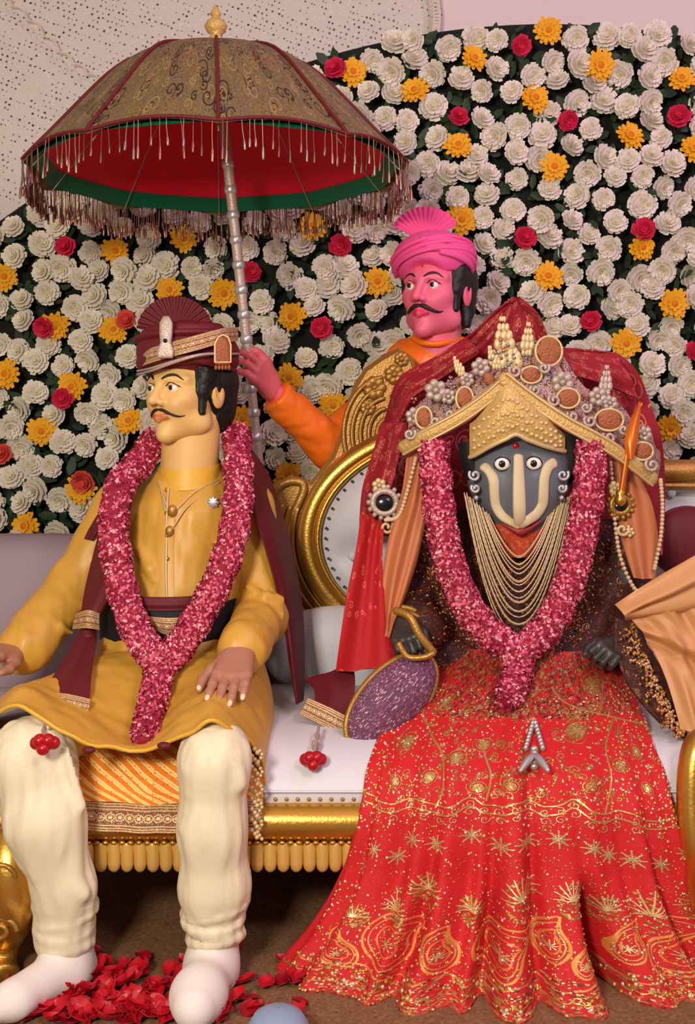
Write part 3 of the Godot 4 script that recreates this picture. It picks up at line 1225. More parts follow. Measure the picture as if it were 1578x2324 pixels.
	for j in 14:
		var q := j / 13.0
		var row := PackedVector3Array()
		for k in 72:
			var a := TAU * k / 72.0
			var w := 1.0 - q
			var px := 1057.0 + 332 * w * cos(a)
			var py := 1222.0 - 232 * w * sin(a)
			var dent := 0.0
			for c in [[800, 1262], [900, 1150], [900, 1370], [1060, 1262]]:
				var dd := Vector2(px - c[0], py - c[1]).length()
				dent += 0.035 * exp(-pow(dd / 32.0, 2.0)) + 0.012 * exp(-pow(dd / 80.0, 2.0))
			row.append(P(px, py, 2.85 - 0.075 * sqrt(maxf(1.0 - w * w, 0.0)) + dent))
		rows.append(row)
	b.grid(rows, true)
	var med := part("medallion_pad", b, M["white upholstery"], t, "white tufted oval pad")
	for c in [[800, 1262], [900, 1150], [900, 1370], [1060, 1262]]:
		b = Buf.new()
		b.ball(P(c[0], c[1], 2.81), Vector3(0.012, 0.012, 0.007), 10, 6)
		part("tuft_button", b, M["white upholstery"], med)
	b = Buf.new()
	b.tube(oval(1057, 1222, 362, 256, 2.845, 96), 0.026, 12, 0.8)
	var ring := part("medallion_ring", b, M["gold"], t, "gold oval frame around the pad")
	b = Buf.new()
	b.tube(oval(1057, 1222, 336, 234, 2.83, 96), 0.009, 8)
	part("inner_bead", b, M["gold"], ring)
	for k in 3:
		b = Buf.new()
		b.tube(oval(1057, 1222, 392 + k * 18, 284 + k * 16, 2.858, 80, 2.9, 4.4), 0.006, 6)
		part("ribbed_moulding", b, M["gold"], ring)
	var nails := []
	for k in 60:
		var a := TAU * k / 60.0
		nails.append(Transform3D(Basis.IDENTITY, P(1057 + 318 * cos(a), 1222 - 220 * sin(a), 2.818)))
	swarm("upholstery_nails", stud, M["nail head"], nails, [], med)
	b = Buf.new()
	b.ball(P(770, 1480, 2.82), Vector3(0.2, 0.12, 0.06), 24, 14)
	part("lower_pad", b, M["white upholstery"], t, "white pad below the medallion")
	# curved gold legs
	for sx in [-1, 1]:
		b = Buf.new()
		var x0 := -0.655 if sx < 0 else 0.72
		var pa := PackedVector3Array()
		for q in [[0.0, 0.262, 2.125], [0.008, 0.225, 2.105], [0.014, 0.17, 2.10], [0.004, 0.11, 2.115], [-0.012, 0.06, 2.13], [-0.014, 0.025, 2.12], [-0.006, 0.006, 2.10]]:
			pa.append(Vector3(x0 - sx * q[0], q[1], -q[2]))
		b.tube(spline(pa, 26), PackedFloat32Array(Array(range(26)).map(func(k): return tab([[0.0, 0.05], [0.25, 0.058], [0.5, 0.046], [0.75, 0.03], [1.0, 0.034]], k / 25.0))), 14)
		var leg := part("leg", b, M["gold"], t, "gold cabriole leg")
		b = Buf.new()
		for k in 3:
			var sp := PackedVector3Array()
			for m in 26:
				var a := m * 0.36
				sp.append(Vector3(x0 + cos(a) * (0.034 - m * 0.0011), 0.215 - k * 0.052 + sin(a) * (0.026 - m * 0.0008), -2.052 - 0.004 * k))
			b.tube(sp, 0.0055, 6)
		part("carving", b, M["dull gold"], leg)
	# right arm post
	b = Buf.new()
	var ap2 := PackedVector3Array()
	for q in [[1590, 1950, 2.12], [1578, 1900, 2.12], [1572, 1820, 2.13], [1575, 1740, 2.14], [1590, 1690, 2.15], [1625, 1680, 2.16]]:
		ap2.append(P(q[0], q[1], q[2]))
	b.tube(spline(ap2, 30), 0.03, 12)
	part("arm_post", b, M["gold"], t, "gold arm post at the right end")


func strip(a: Array, c: Array, n: int, m: int, bulge: float, fold := 0.0, count := 3.0) -> Array:
	var A := spline(PP(a), n)
	var B := spline(PP(c), n)
	var rows := []
	for j in n:
		var row := PackedVector3Array()
		for i in m:
			var t := float(i) / (m - 1)
			row.append(A[j].lerp(B[j], t) + Vector3(0, 0, bulge * sin(PI * t) + fold * cos(t * count * TAU + j * 0.06)))
		rows.append(row)
	return rows


func make_seat_cloth() -> void:
	var rows := []
	var where := P(380, 1760, 2.15)
	var t := thing("seat_cloth", "orange cloth with pale diagonal stripes draped over the sofa front between white trouser legs", "cloth", where)
	for q in [[2.30, 0.43], [2.25, 0.424], [2.20, 0.402], [2.168, 0.375], [2.152, 0.345], [2.148, 0.322]]:
		var row := PackedVector3Array()
		for i in 60:
			var x := lerpf(-0.58, -0.165, i / 59.0)
			row.append(Vector3(x, q[1] + 0.004 * sin(x * 21.0), -q[0] + 0.003 * sin(x * 60.0)))
		rows.append(row)
	var b := Buf.new()
	b.sheet(rows, 0.003)
	for i in b.U.size():
		b.U[i] = Vector2(b.U[i].x * 2.1, b.U[i].y * 1.2)
	part("striped_panel", b, M["striped cloth"], t)
	rows = []
	for q in [[2.1475, 0.322], [2.133, 0.309], [2.122, 0.29], [2.120, 0.274]]:
		var row := PackedVector3Array()
		for i in 60:
			var x := lerpf(-0.58, -0.165, i / 59.0)
			row.append(Vector3(x, q[1] + 0.003 * sin(x * 21.0), -q[0] + 0.002 * sin(x * 90.0)))
		rows.append(row)
	b = Buf.new()
	b.sheet(rows, 0.003)
	for i in b.U.size():
		b.U[i] = Vector2(b.U[i].x * 1.4, b.U[i].y)
	part("lace_border", b, M["gold lace"], t, "glittering gold lace border")
	b = Buf.new()
	for k in 26:
		b.ball(P(578 + 7 * sin(k * 2.1), 1700 + k * 8, 2.105), Vector3.ONE * 0.005, 7, 5)
		b.ball(P(590 + 5 * sin(k * 1.3), 1704 + k * 8, 2.108), Vector3.ONE * 0.004, 7, 5)
	part("beaded_edge", b, M["pale gold"], t)


# ---------- umbrella ----------
func make_umbrella() -> void:
	var foot := P(590, 1065, 2.86)
	var t := thing("ceremonial_umbrella", "ornate brocade umbrella with red lining and green band, raised over the seated man", "umbrella", foot)
	var cen := P(497, 402, 2.75)
	var tilt := Basis(Vector3(0, 0, 1), 0.02)
	var xf := Transform3D(tilt, cen)
	var prof := [[0.0, 0.312], [0.1, 0.303], [0.2, 0.274], [0.265, 0.228], [0.33, 0.160], [0.40, 0.082], [0.448, 0.03], [0.474, 0.0]]
	var pr := []
	var ph := []
	for q in prof:
		pr.append([q[0] / 0.474, q[0]])
		ph.append([q[0] / 0.474, q[1]])
	var n := 10
	for k in n:
		var b := Buf.new()
		var rows := []
		for j in 25:
			var s := j / 24.0
			var row := PackedVector3Array()
			for i in 9:
				var u := i / 8.0
				var a := TAU * (k + u) / n + 0.2
				var r := tab(pr, s)
				var h := tab(ph, s)
				var sag := 1.0 - 0.035 * sin(PI * u) * s
				row.append(xf * Vector3(cos(a) * (r * sag + 0.002), h + 0.018 * sin(PI * u) * s * s, sin(a) * (r * sag + 0.002)))
			rows.append(row)
		b.sheet(rows, 0.003, (tilt * Vector3(cos(TAU * (k + 0.5) / n + 0.2), 0.7, sin(TAU * (k + 0.5) / n + 0.2))))
		part("canopy_panel", b, M["umbrella brocade"], t)
		# rib and seam cord along the panel's edge
		b = Buf.new()
		var seam := PackedVector3Array()
		var rib := PackedVector3Array()
		var a0 := TAU * k / n + 0.2
		for j in 20:
			var s := 0.08 + 0.92 * j / 19.0
			var r := tab(pr, s)
			var h := tab(ph, s)
			seam.append(xf * Vector3(cos(a0) * (r + 0.004), h + 0.003, sin(a0) * (r + 0.004)))
			rib.append(xf * Vector3(cos(a0) * (r - 0.018), h - 0.012, sin(a0) * (r - 0.018)))
		b.tube(seam, 0.0045, 6)
		part("seam_cord", b, M["maroon velvet"], t)
		b = Buf.new()
		b.tube(rib, 0.0016, 5)
		part("rib", b, M["silver"], t)
	for q in [["lining", 0.0, 0.93, "red lining"], ["green_band", 0.925, 0.99, "green satin"]]:
		var rows := []
		for j in 16:
			var s: float = lerpf(q[1], q[2], j / 15.0)
			var r := tab(pr, s)
			var h := tab(ph, s)
			var row := PackedVector3Array()
			for i in 90:
				var a := TAU * i / 90.0
				var sag := 1.0 - 0.035 * absf(sin((a - 0.2) * n / 2.0)) * s
				var off := 0.010 if q[1] == 0.0 else 0.013
				row.append(xf * Vector3(cos(a) * maxf(r * sag - off, 0.001), h - off * 0.3 * (1.0 - s) + 0.004 * s, sin(a) * maxf(r * sag - off, 0.001)))
			rows.append(row)
		var b := Buf.new()
		b.grid(rows, true)
		part(q[0], b, M[q[3]], t)
	# rim braid and hanging fringe
	var b := Buf.new()
	var rim := PackedVector3Array()
	var hang := []
	var tints := []
	var r := RandomNumberGenerator.new()
	r.seed = 5
	for k in 201:
		var a := TAU * k / 200.0
		var sag := 1.0 - 0.035 * absf(sin((a - 0.2) * n / 2.0))
		rim.append(xf * Vector3(cos(a) * (0.474 * sag + 0.003), 0.004 + 0.016 * absf(sin((a - 0.2) * n / 2.0)), sin(a) * (0.474 * sag + 0.003)))
	b.tube(rim, 0.0042, 6, 1.0, Vector3.ZERO, false)
	part("rim_braid", b, M["maroon velvet"], t)
	for k in 620:
		var q := rim[int(k / 3.1) % 200]
		var near := q.z > cen.z + 0.1
		if near and k % 4:
			continue
		var l := r.randf_range(0.06, 0.095)
		hang.append(Transform3D(Basis.from_euler(Vector3(0, r.randf() * 6.0, r.randf_range(-0.12, 0.12))) * Basis.from_scale(Vector3(1, l / 0.08, 1)), q + Vector3(r.randf_range(-0.005, 0.005), 0, 0)))
		tints.append([lin(150, 92, 84), lin(170, 124, 104), lin(110, 70, 56), lin(150, 128, 116)][r.randi() % 4])
	b = Buf.new()
	b.tube(PackedVector3Array([Vector3(0, 0, 0), Vector3(0.001, -0.03, 0), Vector3(0, -0.055, 0), Vector3(0, -0.06, 0), Vector3(0, -0.07, 0), Vector3(0, -0.08, 0)]), PackedFloat32Array([0.0011, 0.0011, 0.0013, 0.0028, 0.0034, 0.0028]), 5)
	swarm("fringe", b.mesh(), M["sequins"], hang, tints, t)
	# pole, collars, finial
	var top := xf * Vector3(0, 0.312, 0)
	b = Buf.new()
	b.tube(PackedVector3Array([foot, foot.lerp(top, 0.3), foot.lerp(top, 0.6), top]), PackedFloat32Array([0.012, 0.0125, 0.0135, 0.0135]), 12)
	var pole := part("pole", b, M["silver fretwork"], t, "silver pole with fine ornament")
	b = Buf.new()
	for k in 12:
		var p := foot.lerp(top, 0.08 + k * 0.06)
		b = Buf.new()
		b.lathe([Vector2(0.012, -0.012), Vector2(0.0165, -0.006), Vector2(0.0165, 0.006), Vector2(0.012, 0.012)], 12, Transform3D(Basis.IDENTITY, p))
		part("pole_collar", b, M["silver"], pole)
	b = Buf.new()
	b.lathe([Vector2(0.001, 0.122), Vector2(0.007, 0.108), Vector2(0.015, 0.097), Vector2(0.009, 0.088), Vector2(0.022, 0.078), Vector2(0.029, 0.066), Vector2(0.023, 0.052), Vector2(0.012, 0.044), Vector2(0.018, 0.034), Vector2(0.013, 0.024), Vector2(0.03, 0.010), Vector2(0.05, 0.002), Vector2(0.05, -0.004)], 16, Transform3D(tilt, top))
	part("finial", b, M["crown gold"], t, "gold finial on the canopy")
# ---------- figures ----------
var head_field: Field
var head_skin: Buf
var hair_skin: Buf


func make_head() -> void:   # in its own axes: face towards +z, crown at +y, chin at y = -0.12
	var f := Field.new(Vector3(-0.1, -0.15, -0.12), Vector3(0.1, 0.13, 0.13), 0.0033)
	f.ell(Vector3(0, 0.035, -0.012), Vector3(0.074, 0.083, 0.094))
	f.ell(Vector3(0, -0.03, 0.022), Vector3(0.062, 0.082, 0.066), 0.03)
	f.cone(Vector3(0, -0.100, 0.062), Vector3(0, -0.104, 0.066), 0.019, 0.019, 0.03)
	f.cone(Vector3(-0.05, -0.075, 0.01), Vector3(0.05, -0.075, 0.01), 0.018, 0.018, 0.04)
	for s in [-1.0, 1.0]:
		f.cone(Vector3(s * 0.042, -0.018, 0.056), Vector3(s * 0.03, -0.03, 0.066), 0.018, 0.016, 0.025)
		f.cone(Vector3(s * 0.012, 0.026, 0.082), Vector3(s * 0.05, 0.026, 0.062), 0.008, 0.008, 0.018)
		f.ell(Vector3(s * 0.031, 0.006, 0.092), Vector3(0.017, 0.011, 0.018), 0.012, true)
	f.cone(Vector3(0, 0.02, 0.084), Vector3(0, -0.026, 0.106), 0.007, 0.0105, 0.012)
	for s in [-1.0, 1.0]:
		f.cone(Vector3(s * 0.012, -0.029, 0.094), Vector3(s * 0.013, -0.03, 0.09), 0.0085, 0.008, 0.006)
		f.cone(Vector3(s * 0.0055, -0.0385, 0.1), Vector3(s * 0.0055, -0.034, 0.1), 0.0025, 0.0025, 0.002, Vector3.ONE, true)
		# upper lid and lower lid
		f.cone(Vector3(s * 0.016, 0.007, 0.079), Vector3(s * 0.031, 0.0145, 0.084), 0.003, 0.0036, 0.005)
		f.cone(Vector3(s * 0.031, 0.0145, 0.084), Vector3(s * 0.047, 0.006, 0.072), 0.0036, 0.003, 0.005)
		f.cone(Vector3(s * 0.018, -0.001, 0.078), Vector3(s * 0.044, -0.002, 0.074), 0.0028, 0.0028, 0.006)
		# lips
		f.cone(Vector3(s * 0.003, -0.057, 0.092), Vector3(s * 0.022, -0.061, 0.079), 0.0055, 0.003, 0.006)
		f.cone(Vector3(0, -0.068, 0.090), Vector3(s * 0.018, -0.064, 0.080), 0.0062, 0.003, 0.006)
		# ears
		f.ell(Vector3(s * 0.077, -0.004, -0.012), Vector3(0.008, 0.034, 0.019), 0.008)
		f.ell(Vector3(s * 0.087, 0.003, -0.008), Vector3(0.007, 0.021, 0.011), 0.004, true)
	f.cone(Vector3(-0.02, -0.0635, 0.0925), Vector3(0.02, -0.0635, 0.0815), 0.0013, 0.001, 0.002, Vector3.ONE, true)
	head_field = f
	head_skin = Buf.new()
	f.mesh(head_skin)
	var g := Field.new(Vector3(-0.11, -0.15, -0.14), Vector3(0.11, 0.14, 0.12), 0.0042)
	g.ell(Vector3(0, 0.03, -0.03), Vector3(0.086, 0.095, 0.093))
	g.ell(Vector3(0, -0.04, -0.06), Vector3(0.07, 0.06, 0.052), 0.03)
	for s in [-1.0, 1.0]:
		g.cone(Vector3(s * 0.07, 0.05, 0.02), Vector3(s * 0.067, 0.0, 0.03), 0.02, 0.012, 0.02)
		g.cone(Vector3(s * 0.067, 0.0, 0.026), Vector3(s * 0.0655, -0.048, 0.026), 0.012, 0.009, 0.01)
	g.cone(Vector3(-0.05, 0.085, 0.048), Vector3(0.05, 0.085, 0.048), 0.022, 0.022, 0.02)
	var ns := FastNoiseLite.new()
	ns.frequency = 1.0
	g.rough(ns, 0.0035, Vector3(160, 40, 160))
	hair_skin = Buf.new()
	g.mesh(hair_skin)


func on_face(x: float, y: float, out := 0.0) -> Vector3:
	return Vector3(x, y, head_field.front(x, y) + out)


func face_line(pts: Array, out: float, n: int) -> PackedVector3Array:
	var p := PackedVector3Array()
	for q in pts:
		p.append(Vector3(q[0], q[1], 0))
	p = spline(p, n)
	for k in n:
		p[k] = on_face(p[k].x, p[k].y, out)
	for it in 2:
		for k in range(1, n - 1):
			p[k].z = (p[k - 1].z + p[k].z * 2.0 + p[k + 1].z) / 4.0
	return p


func carry(p: PackedVector3Array, xf: Transform3D) -> PackedVector3Array:
	var r := PackedVector3Array()
	for q in p:
		r.append(xf * q)
	return r


func dress_head(t: Node3D, body: Buf, xf: Transform3D, skin: Color, lip: Color, tache: float) -> void:
	var s := Buf.new()
	s.add(head_skin, Transform3D())
	for i in s.V.size():
		var p := s.V[i]
		var c := skin
		if p.z > 0.07 and absf(p.x) < 0.024 and p.y < -0.0535 + 0.1 * absf(p.x) * -1.0 and p.y > -0.0735 + absf(p.x) * 0.25:
			c = lip
		else:
			var ck := exp(-(Vector2(absf(p.x) - 0.042, p.y + 0.03).length() / 0.022) ** 2.0) * 0.35
			if p.z > 0.02:
				c = skin.lerp(lip, ck * 0.5)
			if absf(p.x) > 0.076 and p.z < 0.01:
				c = skin.lerp(lip, 0.25)
		s.K[i] = c
	body.add(s, xf)
	var sc := xf.basis.x.length()
	var b := Buf.new()
	b.add(hair_skin, xf)
	part("hair", b, M["black hair"], t, "black hair with long sideburns")
	for sx in [-1.0, 1.0]:
		b = Buf.new()
		var e := Vector3(sx * 0.031, 0.0062, 0.0735)
		b.ball(xf * e, Vector3.ONE * 0.0128 * sc, 16, 12, xf.basis.orthonormalized())
		var eye := part("eye", b, M["eye white"], t)
		b = Buf.new()
		b.ball(xf * (e + Vector3(-0.001, 0, 0.0105)), Vector3(0.0062, 0.0062, 0.0034) * sc, 14, 8, xf.basis.orthonormalized())
		part("iris", b, M["eye dark"], eye)
		b = Buf.new()
		b.tube(carry(face_line([[sx * 0.012, 0.026], [sx * 0.024, 0.034], [sx * 0.038, 0.035], [sx * 0.054, 0.024]], 0.0005, 16), xf), PackedFloat32Array(Array(range(16)).map(func(k): return sc * tab([[0, 0.002], [0.3, 0.0036], [0.7, 0.003], [1.0, 0.0009]], k / 15.0))), 7, 0.6)
		part("eyebrow", b, M["moustache hair"], t)
		b = Buf.new()
		b.tube(carry(face_line([[sx * 0.016, 0.010], [sx * 0.025, 0.0165], [sx * 0.035, 0.0168], [sx * 0.049, 0.008]], 0.0012, 14), xf), 0.0012 * sc, 5)
		part("eyeliner", b, M["moustache hair"], eye)
	b = Buf.new()
	for sx in [-1.0, 1.0]:
		var w := PackedVector3Array(face_line([[sx * 0.001, -0.045], [sx * 0.012, -0.0465], [sx * 0.026, -0.054], [sx * 0.040, -0.060], [sx * 0.050, -0.0575]], 0.001, 20))
		b.tube(carry(w, xf), PackedFloat32Array(Array(range(20)).map(func(k): return tache * sc * tab([[0, 0.003], [0.35, 0.0048], [0.75, 0.0026], [1.0, 0.0007]], k / 19.0))), 8, 0.75)
	part("moustache", b, M["moustache hair"], t, "thin dark moustache with turned-up ends")
	b = Buf.new()
	b.tube(carry(face_line([[0, 0.052], [0.0005, 0.062], [0, 0.075]], 0.0, 8), xf), PackedFloat32Array([0.003, 0.0042, 0.004, 0.0034, 0.0028, 0.0022, 0.0016, 0.0008].map(func(q): return q * sc)), 7, 0.5)
	part("forehead_mark", b, M["tilak red"], t, "red mark on the forehead")


# hand in its own axes: wrist at the origin, fingers along +y, back of the hand +z, thumb on the -x side
func make_hand(body: Buf, xf: Transform3D, curls: Array, spread: float, thumb: float, cell := 0.003) -> Array:
	var f := Field.new(Vector3(-0.1, -0.05, -0.1), Vector3(0.065, 0.21, 0.05), cell)
	f.cone(Vector3(0, -0.04, 0), Vector3(0, 0.01, 0), 0.027, 0.024, 0.01, Vector3(1, 1, 1.35))
	var tips := []
	for k in 4:
		var x: float = [-0.031, -0.0105, 0.010, 0.029][k]
		var base: Vector3 = Vector3(x, [0.086, 0.09, 0.086, 0.077][k], 0)
		f.cone(Vector3(x * 0.55, 0.008, 0), base, 0.0165, 0.0118, 0.014)
		var l: float = [0.07, 0.078, 0.073, 0.057][k]
		var a := 0.0
		var p := base
		var yaw := spread * (k - 1.5)
		for j in 3:
			a += curls[k] * [0.6, 0.9, 0.7][j]
			var q: Vector3 = p + Vector3(sin(yaw) * cos(a), cos(yaw) * cos(a), -sin(a)) * l * [0.44, 0.31, 0.25][j]
			f.cone(p, q, [0.0102, 0.0092, 0.0083][j], [0.0092, 0.0083, 0.0072][j], 0.004)
			if j == 2:
				tips.append([q, a, yaw])
			p = q
	var t0 := Vector3(-0.024, 0.022, -0.006)
	var t1 := t0 + Vector3(-0.024, 0.032, -0.006 - 0.01 * thumb)
	var t2 := t1 + Vector3(-0.013 + 0.014 * thumb, 0.03, -0.006 - 0.012 * thumb)
	var t3 := t2 + Vector3(-0.004 + 0.016 * thumb, 0.026, -0.004 - 0.006 * thumb)
	f.cone(t0, t1, 0.0165, 0.0125, 0.014)
	f.cone(t1, t2, 0.0122, 0.0105, 0.005)
	f.cone(t2, t3, 0.0105, 0.0078, 0.004)
	tips.append([t3, 0.2, 0.3])
	f.mesh(body, xf)
	var out := []
	for q in tips:
		var n := Vector3(0, sin(q[1]), cos(q[1]))
		var y := Vector3(sin(q[2]) * cos(q[1]), cos(q[2]) * cos(q[1]), -sin(q[1])).normalized()
		out.append(Transform3D(xf.basis * Basis(y.cross(n).normalized(), y, n), xf * (q[0] + n * 0.0058 - y * 0.001)))
	return out


func frame_of(wrist: Vector3, tip: Vector3, back: Vector3, mirror: bool) -> Transform3D:
	var y := (tip - wrist).normalized()
	var x := y.cross(back).normalized()
	var z := x.cross(y)
	return Transform3D(Basis(-x if mirror else x, y, z), wrist)


func nails(t: Node3D, list: Array) -> void:
	for xf in list:
		var b := Buf.new()
		b.ball(xf.origin, Vector3(0.0052, 0.0075, 0.0028), 10, 6, xf.basis.orthonormalized())
		part("fingernail", b, M["nail"], t)


func paint(b: Buf, from: int, c: Color) -> void:
	for i in range(from, b.K.size()):
		b.K[i] = c


func wraps(c: Vector3, r: Vector3, list: Array, rad: float, turn: Basis) -> Array:
	# bands of cloth wound over an ellipsoid: [latitude at left, middle, right, start and end azimuth]
	var out := []
	for q in list:
		var p := PackedVector3Array()
		for k in 40:
			var t := k / 39.0
			var az := lerpf(q[3], q[4], t)
			var la := lerpf(lerpf(q[0], q[1], t), lerpf(q[1], q[2], t), t)
			p.append(c + turn * (Vector3(cos(la) * sin(az), sin(la), cos(la) * cos(az)) * r))
		out.append(p)
	return out


func fan(c: Vector3, r0: float, r1: float, a0: float, a1: float, pleats: int, lean: float) -> Array:
	var rows := []
	for j in 6:
		var row := PackedVector3Array()
		var r := lerpf(r0, r1, j / 5.0)
		for i in pleats * 4 + 1:
			var t := float(i) / (pleats * 4)
			var a := lerpf(a0, a1, t)
			var z := 0.011 * (j + 1) / 6.0 * (absf(fmod(t * pleats, 1.0) - 0.5) * 2.0 - 0.5)
			row.append(c + Vector3(cos(a) * r, sin(a) * r * 0.92, z + lean * r))
		rows.append(row)
	return rows


func garland(called: String, label: String, paths: Array, rad: float, count: int, seed_: int) -> Node3D:
	var t := thing(called, label, "garland", paths[2][-1])
	var r := RandomNumberGenerator.new()
	r.seed = seed_
	var core := Buf.new()
	var where := []
	var tints := []
	var shades := [lin(164, 26, 62), lin(136, 14, 46), lin(196, 54, 90), lin(226, 116, 140), lin(240, 172, 180), lin(214, 80, 112), lin(146, 18, 56), lin(222, 104, 130)]
	for w in 3:
		var p := spline(paths[w], 60)
		var radii := PackedFloat32Array()
		for k in 60:
			var e := k / 59.0
			radii.append(rad * (1.0 if w < 2 else lerpf(0.96, 0.8, e) * sqrt(maxf(1.0 - pow(maxf(e - 0.82, 0.0) / 0.181, 2.0), 0.02))) * (0.94 + 0.06 * sin(k * 0.9)))
		core.tube(p, radii, 14)
		var n := count if w < 2 else count / 3
		for k in n:
			var s := r.randf() * 58.9
			var i := int(s)
			var o := p[i].lerp(p[i + 1], s - i)
			var d := (p[i + 1] - p[i]).normalized()
			var u := d.cross(Vector3(0.2, 0.1, 1)).normalized()
			var v := u.cross(d)
			var a := r.randf() * TAU
			var nrm := u * cos(a) + v * sin(a)
			var b := Basis(nrm.cross(d).normalized(), nrm, d).rotated(nrm, r.randf() * TAU)
			where.append(Transform3D(b * r.randf_range(0.6, 0.95), o + nrm * (radii[i] - 0.0015)))
			tints.append(shades[r.randi() % 8])
	part("garland_core", core, M["garland core"], t)
	var pb := Buf.new()
	pb.grid([PackedVector3Array([Vector3(-0.0015, 0, 0), Vector3(0, 0.0006, 0), Vector3(0.0015, 0, 0)]), PackedVector3Array([Vector3(-0.0045, 0.0025, 0.004), Vector3(0, 0.0052, 0.004), Vector3(0.0045, 0.0025, 0.004)]), PackedVector3Array([Vector3(-0.002, 0.0055, 0.0095), Vector3(0, 0.006, 0.0105), Vector3(0.002, 0.0055, 0.0095)])], false, Vector3(0, 1, -0.5))
	swarm("garland_petals", pb.mesh(), M["tinted petals"], where, tints, t)
	return t


func lace_uv(b: Buf, times: float) -> void:   # the pattern runs along the ribbon
	for i in b.U.size():
		b.U[i] = Vector2(b.U[i].y * times, b.U[i].x)


func ribbon_end(t: Node3D, at: Array, dir_px: Vector2, dz: float) -> void:
	# thread with a cluster of red beads below
	var b := Buf.new()
	var a := P(at[0], at[1], at[2])
	var e := P(at[0] + dir_px.x, at[1] + dir_px.y, at[2] - dz)
	b.tube(PackedVector3Array([a, a.lerp(e, 0.5) + Vector3(0, 0, dz * 0.25), e]), 0.0035, 6)
	b.ball(a.lerp(e, 0.3), Vector3.ONE * 0.007, 9, 6)
	b.ball(a.lerp(e, 0.6), Vector3(0.009, 0.012, 0.009), 9, 6)
	var th := part("tassel_thread", b, M["silver fretwork"], t)
	b = Buf.new()
	for q in [[-18, 2, 0], [0, 10, 0.012], [18, 2, 0], [-8, -6, 0.01], [9, -6, 0.008]]:
		b.ball(e + Vector3(q[0] * 0.00085, -q[1] * 0.00085, q[2]), Vector3.ONE * 0.0125, 12, 8)
	part("tassel_beads", b, M["bead red"], th, "cluster of red beads")


